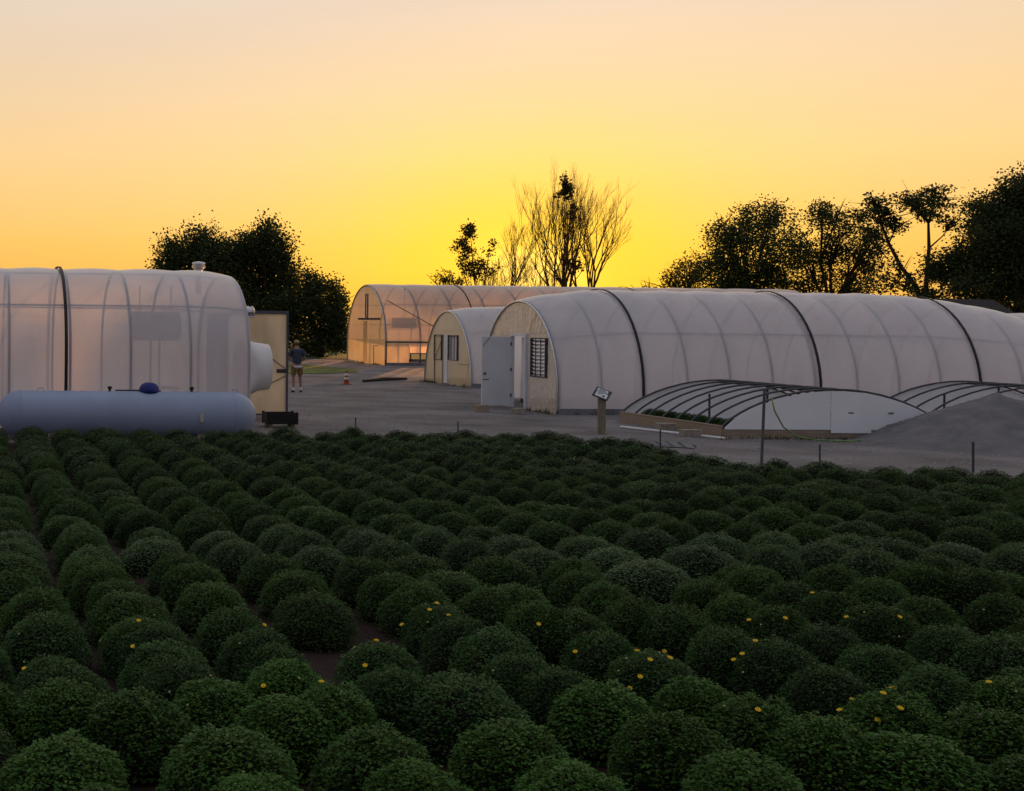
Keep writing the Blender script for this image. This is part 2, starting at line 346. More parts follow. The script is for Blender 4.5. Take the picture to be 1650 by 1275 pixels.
# left greenhouse behind the tank
S0 = Vector((3.98, 26.15, 0)) - EX * (8 * 1.27)
leftg, PL = greenhouse('greenhouse', 'white film greenhouse behind the propane tank, with one black strap and roof vent', tuple(S0), 8, 1.27, 6.0, 3.54, .48, 2.45,
    M['filmleft'], M['film'], [], straps=(8 * 1.27 - 3.9,), purlins=(2.72,), endm2=M['filmleft'], hoop_r=.032, t1=(.025, 1.2))
Lg = 8 * 1.27
# exhaust fan housing with discharge cone on its end wall
fan = MB(); nn = 36; vs = []
for k, (x, ry, rz_) in enumerate(((.02, .62, .60), (.10, .60, .60), (.34, .53, .54), (.64, .50, .50), (.64, .46, .46), (.30, .48, .48))):
    for j in range(nn):
        a = 2 * PI * j / nn; c, s_ = math.cos(a), math.sin(a)
        if k < 2: e = .32; c, s_ = math.copysign(abs(c) ** e, c), math.copysign(abs(s_) ** e, s_)
        vs.append((Lg + x, 1.15 + ry * c, 1.42 + rz_ * s_))
fs = [(k * nn + j, k * nn + (j + 1) % nn, (k + 1) * nn + (j + 1) % nn, (k + 1) * nn + j) for k in range(5) for j in range(nn)]
fo = fan.add(vs, fs).build('fan_cone', M['white'], leftg, True)
hub = MB().lathe([(.0, .0), (.09, .0), (.09, .1), (0, .12)], 12, 'x', (Lg + .18, 1.15, 1.42)).build('fan_hub', M['dark_pipe'], fo)
for k in range(4):
    a = k * PI / 2; MB().add([(Lg + .22, 1.15 + .08 * math.cos(a), 1.42 + .08 * math.sin(a)), (Lg + .26, 1.15 + .44 * math.cos(a - .18), 1.42 + .44 * math.sin(a - .18)), (Lg + .2, 1.15 + .44 * math.cos(a + .2), 1.42 + .44 * math.sin(a + .2))], [(0, 1, 2)]).build('fan_blade', M['steel'], fo)
# horizontal wall vent and roof vent stack
def vent(prof, axis, org, parent):
    return MB().lathe(prof, 18, axis, org).build('vent_pipe', M['metal'], parent, False)
vent([(.07, -.3), (.07, .06), (.125, .07), (.135, .11), (.135, .15), (.12, .16), (.12, .20), (.135, .21), (.135, .24), (.09, .27), (0, .275)], 'x', (Lg + .02, 1.0, 2.62), leftg)
vent([(.075, -.45), (.075, .10), (.12, .12), (.12, .16), (.165, .18), (.165, .23), (.15, .24), (.15, .27), (.165, .28), (.14, .32), (0, .34)], 'z', (Lg - .42, 3.9, 3.52), leftg)
# heater unit and fittings inside
ht = empty('unit_heater', S0 + EX * (Lg - 2.2) + EY * 1.5, TH, 'grey box heater hanging inside the greenhouse behind the tank', 'heater')
bevel(MB().box((-.1, -.25, 1.98), (.9, .45, 2.62)).build('casing', mat('heater_grey', (.16, .18, .20), .5), ht), .02)
MB().tube([(.05, .1, 2.62), (.05, .1, 3.2)], .015).build('hanger', M['steel'], ht); MB().tube([(.75, .1, 2.62), (.75, .1, 3.2)], .015).build('hanger', M['steel'], ht)
MB().tube([(.5, .1, 0), (.5, .1, 1.98)], .025).build('gas_pipe', M['steel'], ht)
MB().lathe([(0, 0), (.28, 0), (.28, .04), (0, .05)], 16, 'x', (.9, .1, 2.3)).build('fan_grille', M['dark_pipe'], ht)
# hanging sheets and a potting stand inside, seen through the thin end bay
cu = empty('hanging_curtain', S0 + EX * (Lg - .75) + EY * 1.0, TH, 'pale curtain hanging inside the end bay of the greenhouse behind the tank', 'curtain')
cv = []; cf = []
for i in range(25):
    for z in (.1, 2.55): cv.append((.5 * i / 24, .05 * math.sin(i * 1.4), z))
for i in range(24): cf.append((2 * i, 2 * i + 2, 2 * i + 3, 2 * i + 1))
MB().add(cv, cf).build('cloth', mat('curtain_cloth', (.34, .37, .45), .8), cu, True); MB().tube([(-.1, 0, 2.58), (.6, 0, 2.58)], .02).build('curtain_rod', M['steel'], cu)
ps = empty('potting_stand', S0 + EX * (Lg - 1.75) + EY * .7, TH, 'small stand with a tray inside the greenhouse, beyond the tank', 'stand')
MB().box((-.3, -.2, .95), (.3, .2, 1.0)).build('tray', M['dark_pipe'], ps)
for a_ in (-.26, .26):
    for b_ in (-.16, .16): MB().tube([(a_, b_, 0), (a_, b_, .95)], .018).build('leg', M['steel'], ps)
# open end door sheet standing out from the end
pl = onz(466, 675.5); gate = empty('sheet_door', (3.86, 31.6, 0), 0, 'tall translucent cream sheet door with diagonal braces swung open beside the fan', 'door')
wd = 466 / 1.0; xr = at(464, 600, 31.6).x - 3.86
MB().box((0, -.006, .08), (xr - .05, .006, 2.62)).build('sheet', M['doorsheet'], gate)
fr = MB()
for a, b, c, d in ((xr - .05, xr, .04, 2.70), (0, xr - .05, 2.62, 2.70), (0, xr - .05, .04, .08)): fr.box((a, -.04, c), (b, .04, d))
fr.build('door_frame', M['steel'], gate)
MB().tube([(.05, -.03, 2.55), (xr - .06, -.03, 1.22)], .018).build('brace', M['wood'], gate); MB().tube([(.25, -.03, .22), (xr - .06, -.03, 1.05)], .018).build('brace', M['wood'], gate)
MB().box((xr - .30, -.06, 1.12), (xr - .02, -.042, 1.22)).build('latch', M['dark_pipe'], gate)

# small greenhouse further back
B = onz(760, 625)
small, PS = greenhouse('greenhouse', 'small greenhouse with lavender film and two louvers in its amber end wall', (B.x, B.y, 0), 9, 1.83, 4.9, 3.08, .04, 1.95,
    M['film'], M['endsheet'], [(1.30, 2.25, .98, 1.98), (2.32, 2.72, 0, 2.0), (2.95, 3.75, .95, 1.98)], purlins=(2.15,), hoop_r=.03, t0=(.05, 2.5))
louver(small, -.02, 1.30, 2.25, .98, 1.98, 12, cols=3); louver(small, -.02, 2.95, 3.75, .95, 1.98, 12, cols=1, m_slat=M['endsheet'])
MB().box((-.06, 2.32, .05), (-.02, 2.72, 2.0)).build('door', M['white'], small)
MB().tube([(-.06, 2.75, 1.98), (-.06, 3.75, .9)], .015).build('brace', M['postwood'], small); MB().tube([(-.06, .1, .86), (-.06, 1.28, .86)], .012).build('rail', M['postwood'], small)
MB().box((-.05, 3.72, 0), (-.02, 3.79, 1.98)).build('door_post', M['postwood'], small); MB().box((-.05, 2.76, 0), (-.02, 2.90, 1.98)).build('door_post', M['postwood'], small)

# tall back greenhouse with roll-up side
B = onz(621, 589)
back, PB = greenhouse('greenhouse', 'tall greenhouse glowing orange with raised side curtain and amber end wall', (B.x, B.y, 0), 13, 2.05, 7.3, 4.72, .30, 1.95,
    M['filmclear'], M['endsheet'], [(3.2, 3.6, 2.75, 4.2)], straps=(5.3, 16), purlins=(2.35, 3.55), zfilm=1.35, hoop_r=.045)
louver(back, -.02, 3.2, 3.6, 2.75, 4.2, 12, cols=1)
MB().box((0, -.10, 1.30), (13 * 2.05, -.05, 1.40)).build('hip_rail', M['steel'], back)
MB().add([(1.4, -.09, .72), (13 * 2.05, -.09, .72), (13 * 2.05, -.09, 1.30), (1.4, -.09, 1.30)], [(0, 1, 2, 3)]).build('side_curtain', M['filmclear'], back)
MB().tube([(1.4, -.09, .70), (13 * 2.05, -.09, .70)], .035).build('roll_bar', M['steel'], back)
MB().box((.06, -.08, .12), (1.35, -.05, 1.28)).build('side_panel', M['doorsheet'], back)
MB().tube([(.1, .12, 3.75), (5.4, -.02, .9)], .025).build('wind_brace', M['steel'], back)
MB().box((-.10, .9, 2.62), (-.03, 4.9, 2.74)).build('door_track', M['dark_pipe'], back)
MB().box((-.05, 3.3, .1), (-.02, 4.0, 2.55)).build('door', M['endsheet'], back)
MB().tube([(-.05, 2.0, 0), (-.05, 2.0, 1.1), (-.05, 1.2, 1.1)], .02).build('rail', M['dark_pipe'], back)
hb = empty('unit_heater', back.location + EX * 1.4 + EY * 2.0, TH, 'dark box heater inside the tall orange greenhouse', 'heater')
MB().box((-.2, -.4, 2.15), (1.1, .5, 2.78)).build('casing', M['dark_pipe'], hb); MB().tube([(.4, 0, 2.78), (.4, 0, 4.5)], .02).build('hanger', M['steel'], hb)

# fourth greenhouse, mostly hidden beyond the long one
P4 = at(1560, 600, 48)
greenhouse('greenhouse', 'white film greenhouse mostly hidden beyond the end of the long one', (P4.x, 48, 0), 7, 1.83, 5.2, 3.05, .2, 2.0, M['film'], M['film'], [], purlins=(2.2,))

# ------------------------------------------------------------------ propane tank
tk = empty('propane_tank', (1.33, 25.15, 0), TH * .6, 'long pale propane tank with dark blue dome lid beside the mum field', 'tank')
r, hl = .46, 2.15; prof = []
for i in range(9): a = PI / 2 * i / 8; prof.append((max(r * math.sin(a), .001), -hl - .48 * math.cos(a)))
prof += [(r, -1.0), (r, 1.0)]
for i in range(9): a = PI / 2 * i / 8; prof.append((max(r * math.cos(a), .001), hl + .48 * math.sin(a)))
tb = MB().lathe(prof, 40, 'x', (0, 0, .52)).build('shell', M['tank'], tk, True)
for x in (-2.15, 2.15): MB().lathe([(r + .0, -.012), (r + .006, -.006), (r + .006, .006), (r, .012)], 40, 'x', (x, 0, .52)).build('weld_band', M['tank'], tk, True)
MB().lathe([(.0, .16), (.08, .155), (.15, .125), (.195, .06), (.205, 0), (.205, -.05)], 24, 'z', (.45, 0, 1.00)).build('dome_lid', M['blue'], tk, True)
MB().box((.21, -.03, .96), (.69, .03, 1.0)).build('lid_hinge', M['steel'], tk)
for x in (-.35, 1.32): MB().lathe([(.025, 0), (.025, .05), (.045, .055), (.045, .10), (0, .11)], 10, 'z', (x, 0, .97)).build('valve', M['black'], tk)
for x in (-1.75, 2.2): MB().tube([(x - .06, 0, .97), (x - .05, 0, 1.03), (x + .05, 0, 1.03), (x + .06, 0, .97)], .01).build('lifting_lug', M['tank'], tk)
MB().box((1.42, -.468, .40), (1.50, -.452, .58)).build('label_plate', mat('label_cream', (.45, .40, .36), .6), tk)
MB().tube([(.3, -.03, 1.0), (-.2, .25, .98), (-.4, .55, .6), (-.4, .6, .02)], .018).build('gas_line', M['dark_pipe'], tk)
for x in (-1.5, 1.5): MB().box((x - .1, -.3, 0), (x + .1, .3, .14)).build('footing', M['block'], tk)

# ------------------------------------------------------------------ crate, cone, signs, stakes
cr_ = empty('plastic_crate', (at(451, 680, 28.5).x, 28.5, 0), TH, 'black plastic crate on short feet in front of the sheet door', 'crate')
wv, dv = .36, .24
for z, h in ((.09, .07), (.175, .06), (.25, .09)):
    q = MB()
    for a, b in (((-wv, -dv, z), (wv, -dv + .015, z + h)), ((-wv, dv - .015, z), (wv, dv, z + h)), ((-wv, -dv + .015, z), (-wv + .015, dv - .015, z + h)), ((wv - .015, -dv + .015, z), (wv, dv - .015, z + h))): q.box(a, b)
    q.build('rim', M['black'], cr_)
for sx in (-1, 1):
    for sy in (-1, 1): MB().box((sx * (wv - .02) - .025, sy * (dv - .02) - .025, .08), (sx * (wv - .02) + .025, sy * (dv - .02) + .025, .36)).build('corner_post', M['black'], cr_)
MB().box((-wv + .02, -dv + .02, .085), (wv - .02, dv - .02, .10)).build('bottom', M['black'], cr_)
for sx in (-1, 1): MB().box((sx * .26 - .04, -.2, 0), (sx * .26 + .04, .2, .08)).build('foot', M['postwood'], cr_)

orange = mat('cone_orange', (.30, .055, .015), .6)
p = onz(558, 619.5); cn = empty('traffic_cone', p, .3, 'small orange traffic cone with two white bands at the lawn corner', 'cone')
MB().lathe([(.21, .0), (.21, .035), (.12, .04), (.105, .06), (.04, .52), (.03, .54), (0, .54)], 16).build('body', orange, cn)
for z0, z1 in ((.20, .28), (.35, .44)): rr = lambda z: .105 + (.04 - .105) * (z - .06) / .46 + .004; MB().lathe([(rr(z0), z0), (rr(z1), z1)], 16).build('white_band', M['white'], cn)
p0, p1 = onz(585, 616), onz(655, 612.5)
tag(MB().tube([p0 + Vector((0, 0, .05)), (p0 + p1) / 2 + Vector((0, .2, .07)), p1 + Vector((0, 0, .06))], [.05, .075, .05], 8).build('fallen_log', M['bark']), 'thin dark log lying on the gravel beside the traffic cone', 'log')

p = onz(969, 700); sg = empty('sign_post', p, -.25, 'leaning information plate on a short wooden post at the field edge', 'sign')
MB().box((-.075, -.07, 0), (.075, .07, .80)).build('post', M['postwood'], sg)
Mx = Matrix.Translation((0, -.03, .90)) @ Matrix.Rotation(math.radians(48), 4, 'X') @ Matrix.Rotation(math.radians(-28), 4, 'Z')
pb = MB().box((-.17, -.14, -.012), (.17, .14, .012)).build('plate', mat('plate_grey', (.06, .065, .075), .5), sg); pb.matrix_local = Mx
for k, (x0, x1, y0, y1) in enumerate(((-.13, .10, .035, .115), (-.12, .13, -.11, .015))):
    MB().box((x0, y0, .013), (x1, y1, .016)).build('notice', M['white'], pb)
for x0, x1, y0, y1 in ((-.10, .05, .085, .098), (-.10, .07, .055, .068), (-.09, .02, -.02, -.006), (.03, .08, -.085, -.045), (-.09, -.01, -.05, -.04)): MB().box((x0, y0, .0165), (x1, y1, .018)).build('print_line', M['black'], pb)
def stake(px, y0, y1, r_, label, m=None, lean=0.0):
    b = onz(px, y1); t = at(px + lean, y0, b.y); tag(MB().tube([b, t], r_, 6).build('stake', m or M['dark_pipe']), label, 'stake')
stake(573, 673, 703, .014, 'short thin stake behind the mums, near the sheet door')
stake(738, 679, 706, .014, 'short thin stake behind the mums, in front of the small greenhouse')
stake(1064, 693, 735, .014, 'thin dark stake beside the puddle')
stake(1227, 628, 750, .024, 'tall grey pole standing in front of the white cold frame end', M['steel'], 5)
stake(1321, 716, 750, .014, 'short stake between the tall pole and the gravel pile')
stake(1568, 712, 762, .02, 'dark stake in front of the gravel pile')
def blockobj(px, py, w_, d_, h_, rz, label, m=None, name='concrete_block'):
    o = MB().box((-w_ / 2, -d_ / 2, 0), (w_ / 2, d_ / 2, h_)).build(name, m or M['block']); o.location = onz(px, py); o.rotation_euler = (0, 0, rz); bevel(o, .012); tag(o, label, 'block')
blockobj(776, 664, .30, .3, .2, .1, 'wooden block on the gravel beyond the open white door', M['wood'], 'wood_block')
blockobj(835, 668, .26, .24, .17, .3, 'concrete block at the foot of the white door frame')
blockobj(1073, 696, .40, .2, .2, TH, 'concrete block beside the cold frame curb, nearest the sign post')
blockobj(1113, 704, .42, .22, .16, TH, 'concrete block beside the cold frame curb, nearest the puddle')
blockobj(1365, 706, .42, .2, .16, TH, 'flat block below the hatch of the white cold frame end')
blockobj(1435, 699, .22, .22, .26, TH, 'upright concrete block against the cold frame end, beside the hatch')
blockobj(1470, 694, .24, .22, .2, TH, 'concrete block where the gravel pile meets the cold frame')
# pvc pipe and hose
a, b = onz(1000, 690), onz(1168, 709)
tag(MB().tube([a + Vector((0, 0, .03)), b + Vector((0, 0, .03))], .028, 8).build('water_pipe', M['white']), 'white plastic pipe on the gravel along the cold frame curb', 'pipe')
hz = []
for px, py, z in ((1243, 640, .94), (1248, 662, .62), (1262, 688, .25), (1283, 703, .05), (1315, 709, .025), (1355, 711, .025), (1400, 709, .025)):
    if z > .04: q = at(px, py, 26.2)
    else: q = onz(px, py, z)
    hz.append(q)
tag(MB().tube(hz, .016, 6).build('garden_hose', mat('hose_green', (.16, .30, .07), .5), None, True), 'green garden hose trailing from the cold frame onto the gravel', 'hose')
pud = [onz(x, y) for x, y in ((1036, 716), (1060, 712), (1095, 714), (1122, 719), (1118, 724), (1085, 722), (1055, 721))]
wm = mat('water', (.05, .05, .055), .06, spec=.6, var=.1)
struct(MB().add([(q.x, q.y, .02) for q in pud], [tuple(range(len(pud)))]).build('puddle', wm))

# ------------------------------------------------------------------ cold frames
def coldframe(label, loc, Wd, Ld, bars, near_panel=True):
    root = empty('cold_frame', loc, TH, label, 'cold frame'); ch, H = .23, .84
    def arc(t): return ch + H * (1 - (2 * t / Wd - 1) ** 2) ** .8
    A = [(Wd * (1 - math.cos(PI * i / 22)) / 2) for i in range(23)]
    me = MB().tube([(t, 0, arc(t)) for t in A], .024, 6).mesh('arch', M['dark_pipe'], True)
    for k in range(bars):
        o = bpy.data.objects.new('arch', me); C.objects.link(o); o.parent = root; o.location = (0, .04 + (Ld - .08) * k / (bars - 1), 0)
    for x in (-.05, Wd): MB().box((x, 0, 0), (x + .05, Ld, ch)).build('curb', M['wood'], root); MB().tube([(x + .025, 0, ch + .02), (x + .025, Ld, ch + .02)], .025).build('curb_rail', M['wood'], root)
    MB().tube([(Wd / 2, 0, arc(Wd / 2) - .05), (Wd / 2, Ld, arc(Wd / 2) - .05)], .025).build('ridge_pipe', M['dark_pipe'], root)
    for t in (Wd * .22, Wd * .5): MB().tube([(t, Ld * .55, 0), (t, Ld * .55, arc(t) - .03)], .025).build('prop', M['dark_pipe'], root)
    def panel(y, t0, t1, zb, th=.012):
        n_ = 14; v = []; f = []
        for s_ in (0, 1):
            for i in range(n_ + 1):
                t = t0 + (t1 - t0) * i / n_; v += [(t, y + s_ * th, zb), (t, y + s_ * th, max(arc(t) - .035, zb + .005))]
        k = 2 * (n_ + 1)
        for i in range(n_): f += [(2 * i, 2 * i + 2, 2 * i + 3, 2 * i + 1), (k + 2 * i + 1, k + 2 * i + 3, k + 2 * i + 2, k + 2 * i), (2 * i + 1, 2 * i + 3, k + 2 * i + 3, k + 2 * i + 1), (2 * i, k + 2 * i, k + 2 * i + 2, 2 * i + 2)]
        f += [(0, 1, k + 1, k), (2 * n_ + 1, 2 * n_, k + 2 * n_, k + 2 * n_ + 1)]
        return MB().add(v, f).build('end_panel', M['panel'], root)
    s1, s2 = Wd * .475, Wd * .655
    if near_panel:
        panel(-.03, .02, s1 - .004, .19); panel(-.03, s2 + .004, Wd - .02, .19); hp = panel(-.045, s1, s2, .12)
        for t, pr in ((s1 + .45, hp), (s2 + .45, None)): MB().box((t - .06, -.052, .55), (t + .06, -.046, .575)).build('slot', M['dark_pipe'], pr or root)
        MB().box((0, -.02, 0), (Wd, .03, .19)).build('curb', M['wood'], root)
    panel(Ld + .02, .02, Wd - .02, .05)
    return root
B = onz(1165, 706)
CF1 = Vector((B.x, B.y, 0))
coldframe('low arched cold frame with bare dark ribs and white end sheets', tuple(CF1), 5.1, 4.25, 8)
CF2 = CF1 + EX * 6.75 + EY * 2.0
coldframe('second low arched cold frame standing behind the gravel pile', tuple(CF2), 5.1, 2.6, 5, False)

# gravel pile
def pilez(x, y):
    d = math.hypot(x, y); a = math.atan2(y, x); rr = 2.75 * (1 + .10 * noise.noise((math.cos(a) * 1.3, math.sin(a) * 1.3, 5)))
    t = max(0, 1 - d / rr); z = 1.12 * (t ** 1.12); z = z if t < .86 else z - .5 * (t - .86) ** 1.4
    return z + (.05 * noise.noise((x * 2.2, y * 2.2, 1)) + .035 * noise.noise((x * 7, y * 7, 2)) + .02 * noise.noise((x * 17, y * 17, 6))) * min(1, t * 5) - (.03 if t <= 0 else 0)
vs = []; fs = []; n_ = 80
for j in range(n_ + 1):
    for i in range(n_ + 1):
        x, y = -3.3 + 6.6 * i / n_, -3.3 + 6.6 * j / n_; vs.append((x, y, pilez(x, y)))
for j in range(n_):
    for i in range(n_): a = j * (n_ + 1) + i; fs.append((a, a + 1, a + n_ + 2, a + n_ + 1))
gp = MB().add(vs, fs).build('gravel_pile', mat('pile_gravel', (.125, .12, .125), .95, scale=3, bump=.6, bscale=30, col2=(.185, .175, .18), detail=8), None, True)
gp.location = (at(1603, 640, 26.0).x, 25.9, 0); tag(gp, 'cone-shaped pile of grey gravel in front of the second cold frame', 'gravel pile')

# ------------------------------------------------------------------ mum field
STEM_SHADE = mat('mum_stem_shade', (.009, .010, .006), 1, var=.3, scale=12)  # inner dome standing for stems, coloured near-black as painted shade between leaves
def mum_mesh(seed, nleaf, size, m, tall=1.0):
    rr = random.Random(seed); mb = MB(); ph = rr.random() * 9
    def rad(a, e): return 1 + .11 * noise.noise((math.cos(a) * 1.5 + ph, math.sin(a) * 1.5, e * 1.5)) + .06 * noise.noise((math.cos(a) * 4 + ph, math.sin(a) * 4, e * 4))
    def pt(a, e, k=1.0):   # unit dome, widest near the ground
        ce = math.cos(e); q = rad(a, e) * k; u = ce ** .92 if e >= 0 else 1 + e * .5
        return Vector((u * math.cos(a) * q, u * math.sin(a) * q, (.10 + .90 * math.sin(e) * q) if e >= 0 else .10 + .16 * math.sin(e * 1.5)))
    vs = []; fs = []; na, ne = 18, 8
    for j in range(ne + 1):
        e = -.45 + (PI / 2 + .45) * j / ne
        for i in range(na): vs.append(pt(2 * PI * i / na, min(e, PI / 2 - .001), .84))
    for j in range(ne):
        for i in range(na): fs.append((j * na + i, j * na + (i + 1) % na, (j + 1) * na + (i + 1) % na, (j + 1) * na + i))
    mb.add(vs, fs)
    for _ in range(nleaf):
        a = rr.random() * 2 * PI; sz = rr.random() ** .62; e = math.asin(sz) if rr.random() > .06 else -.3 * rr.random()
        p = pt(a, e, .82 + .18 * rr.random() ** .6); nrm = Vector((p.x, p.y, max(.05, (p.z - .15) * 1.3))).normalized()
        face = (nrm * .18 + Vector((rr.gauss(0, .2), rr.gauss(0, .2), 1.0))).normalized(); t = Vector((p.x, p.y, 0)) * 1.2 + Vector((rr.gauss(0, .8), rr.gauss(0, .8), 0)); t = (t - face * t.dot(face)).normalized()
        d = (t + face * rr.uniform(-.05, .25)).normalized(); s_ = d.cross(face).normalized(); l = size * rr.uniform(.7, 1.4); w_ = l * .34
        up = s_.cross(d) * l * .16
        mb.add([p, p + d * l * .55 + s_ * w_ + up, p + d * l, p + d * l * .55 - s_ * w_ + up], [(0, 1, 2), (0, 2, 3)])
    me = mb.mesh('chrysanthemum_plant', m); me.materials.append(STEM_SHADE); ncore = na * ne
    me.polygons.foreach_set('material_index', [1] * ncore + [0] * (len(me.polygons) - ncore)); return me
VAR = {
 'coarse': (leafmat('mum_coarse', (0.041, 0.097, 0.017), (0.078, 0.171, 0.031), trans=.12, rough=.42), 5000, .076, 'bright coarse-leaved'),
 'bloom':  (leafmat('mum_bloom', (0.032, 0.080, 0.019), (0.056, 0.120, 0.028), trans=.12, rough=.42), 5200, .062, 'dark flowering'),
 'mid':    (leafmat('mum_mid', (0.037, 0.083, 0.016), (0.063, 0.134, 0.026), trans=.12, rough=.42), 5200, .062, 'mid-green'),
 'silver': (leafmat('mum_silver', (0.062, 0.115, 0.041), (0.105, 0.176, 0.065), trans=.12, rough=.42), 5200, .060, 'pale silvery'),
 'dark':   (leafmat('mum_dark', (0.034, 0.080, 0.016), (0.058, 0.120, 0.026), trans=.12, rough=.42), 5200, .062, 'dark green'),
 'far':    (leafmat('mum_far', (0.037, 0.080, 0.017), (0.062, 0.120, 0.028), trans=.12, rough=.42), 4200, .062, 'dull green'),
}
MESH = {k: [mum_mesh(i * 31 + hash(len(k)) % 7, v[1], v[2], v[0]) for i in range(6)] for k, v in VAR.items()}
T1 = [(260, 1075, 590), (950, 1050, 620), (1075, 1195, 480), (395, 1250, 470), (-140, 940, 480), (560, 875, 515), (1180, 885, 470), (260, 815, 440), (880, 800, 400), (1370, 825, 350), (270, 748, 420), (230, 708, 360),
      (740, 720, 335), (1190, 720, 380), (690, 650, 390), (1130, 658, 350), (640, 570, 370), (1060, 595, 340), (190, 540, 390), (560, 546, 320), (960, 505, 330), (530, 455, 370), (150, 430, 340), (1290, 450, 340),
      (490, 390, 300), (870, 405, 320), (1220, 360, 320), (430, 335, 310), (800, 335, 310), (60, 360, 320), (370, 297, 290), (740, 287, 290), (1120, 292, 290), (-120, 640, 380), (-160, 500, 340), (-100, 800, 420)]
T2 = [(150, 1020, 520), (315, 1145, 470), (720, 997, 520), (950, 1145, 520), (505, 815, 540), (1085, 830, 450), (1385, 972, 540), (225, 755, 300), (900, 755, 370), (745, 697, 310), (170, 650, 370), (650, 605, 400),
      (1090, 603, 340), (1290, 690, 380), (500, 548, 310), (960, 515, 340), (400, 490, 310), (815, 480, 280), (720, 418, 320), (610, 418, 270), (1090, 403, 290), (1220, 465, 280), (1390, 498, 340), (990, 350, 270), (320, 403, 320), (650, 310, 330), (210, 360, 270), (100, 305, 290), (960, 305, 280)]
T3 = [(80, 800, 310), (265, 1120, 540), (600, 965, 470), (970, 1055, 570), (1290, 950, 520), (1490, 1125, 500), (305, 870, 390), (870, 850, 420), (1060, 740, 380), (1380, 800, 400), (620, 755, 370), (390, 645, 390), (195, 585, 330),
      (820, 660, 350), (1360, 630, 420), (610, 583, 330), (1110, 580, 300), (820, 495, 330), (410, 497, 290), (1000, 462, 290), (630, 440, 280), (1330, 448, 280), (225, 450, 280), (460, 398, 270), (815, 383, 260), (1210, 355, 320),
      (980, 323, 240), (640, 330, 250), (300, 333, 270), (100, 385, 280), (1480, 760, 400), (1500, 560, 340), (1450, 950, 300)]
mums = []
for x0, T in ((0, T1), (550, T2), (1100, T3)):
    for cx, yt, wd in T:
        px, py = x0 + cx * .3923, 775 + yt * .3923; h = .38 + .05 * R.random()
        q = onz(px, py + 4, h); s_ = F / q.y; dia = min(.82, max(.56, wd * .3923 / s_)); q.y += .02
        mums.append([q.x, q.y, dia * .50, h * (dia / .64) ** .4])
PITCH, COL = .62, .70
def limit(X):   # far edge of the field
    if X < 4.4: return 23.9
    if X < 9.6: return 24.0
    if X < 10.8: return 24.0 - (X - 9.6) / 1.2 * 4.2
    return 19.4 - .30 * (X - 10.8)
for c in range(-6, 32):
    off = R.random() * PITCH; v = 5.4 + off
    while v < 27:
        u = c * COL + R.gauss(0, .032); vv = v + R.gauss(0, .07); X, Y = u * math.cos(TH) - vv * math.sin(TH) + .35, u * math.sin(TH) + vv * math.cos(TH)
        v += PITCH * R.uniform(.93, 1.08)
        if Y > limit(X) or (Y < 9.75 and -45 < PX + X / max(Y, .1) * F < 1700) or Y < 5.6: continue
        px = PX + X / Y * F
        if px < -160 or px > 1930: continue
        if any((X - m_[0]) ** 2 + (Y - m_[1]) ** 2 < .19 for m_ in mums[:105]): continue
        mums.append([X, Y, R.uniform(.275, .365) * (1.12 if R.random() < .12 else 1), R.uniform(.32, .43)])
def variety(X, Y):
    if Y < 7.15 + R.gauss(0, .15): return 'coarse'
    if Y < 8.75 + R.gauss(0, .3): return 'bloom'
    if Y < 10.9: return 'mid'
    if Y < 12.5: return 'silver' if R.random() < .85 else 'mid'
    if Y < 15.5: return 'dark'
    return 'far'
W_ = ['zeroth', 'first', 'second', 'third', 'fourth', 'fifth', 'sixth', 'seventh', 'eighth', 'ninth', 'tenth', 'eleventh', 'twelfth', 'thirteenth', 'fourteenth', 'fifteenth', 'sixteenth', 'seventeenth', 'eighteenth', 'nineteenth']
TENS = {2: 'twent', 3: 'thirt', 4: 'fort'}
def ordinal(n):
    if n < 20: return W_[n]
    t, u = divmod(n, 10); return TENS[t] + 'ieth' if u == 0 else TENS[t] + 'y-' + W_[u]
mums.sort(key=lambda m_: m_[1])
inview = [m_ for m_ in mums if -45 <= PX + m_[0] / m_[1] * F <= 1700]; outside = [m_ for m_ in mums if not -45 <= PX + m_[0] / m_[1] * F <= 1700]
near, rest = inview[:300], inview[300:] + outside
colid = {}
for m_ in near:
    c = math.floor((m_[0] - .35 + m_[1] * math.tan(TH)) / COL + .5); colid.setdefault(c, []).append(m_)
order = sorted(colid); info = {}
for i, c in enumerate(order):
    for k, m_ in enumerate(sorted(colid[c], key=lambda q: q[1])): info[id(m_)] = (i + 1, k + 1)
mobj = []
for m_ in near:
    X, Y, r_, h = m_; kd = variety(X, Y); o = bpy.data.objects.new('chrysanthemum_plant', R.choice(MESH[kd])); C.objects.link(o)
    o.location = (X, Y, 0); o.rotation_euler = (R.gauss(0, .04), R.gauss(0, .04), R.random() * 2 * PI); o.scale = (r_, r_ * R.uniform(.95, 1.05), h)
    row, k = info[id(m_)]; o['group'] = 'potted-out mums in the field rows'; o['category'] = 'plant'
    mobj.append((o, m_, VAR[kd][3], row, k, []))
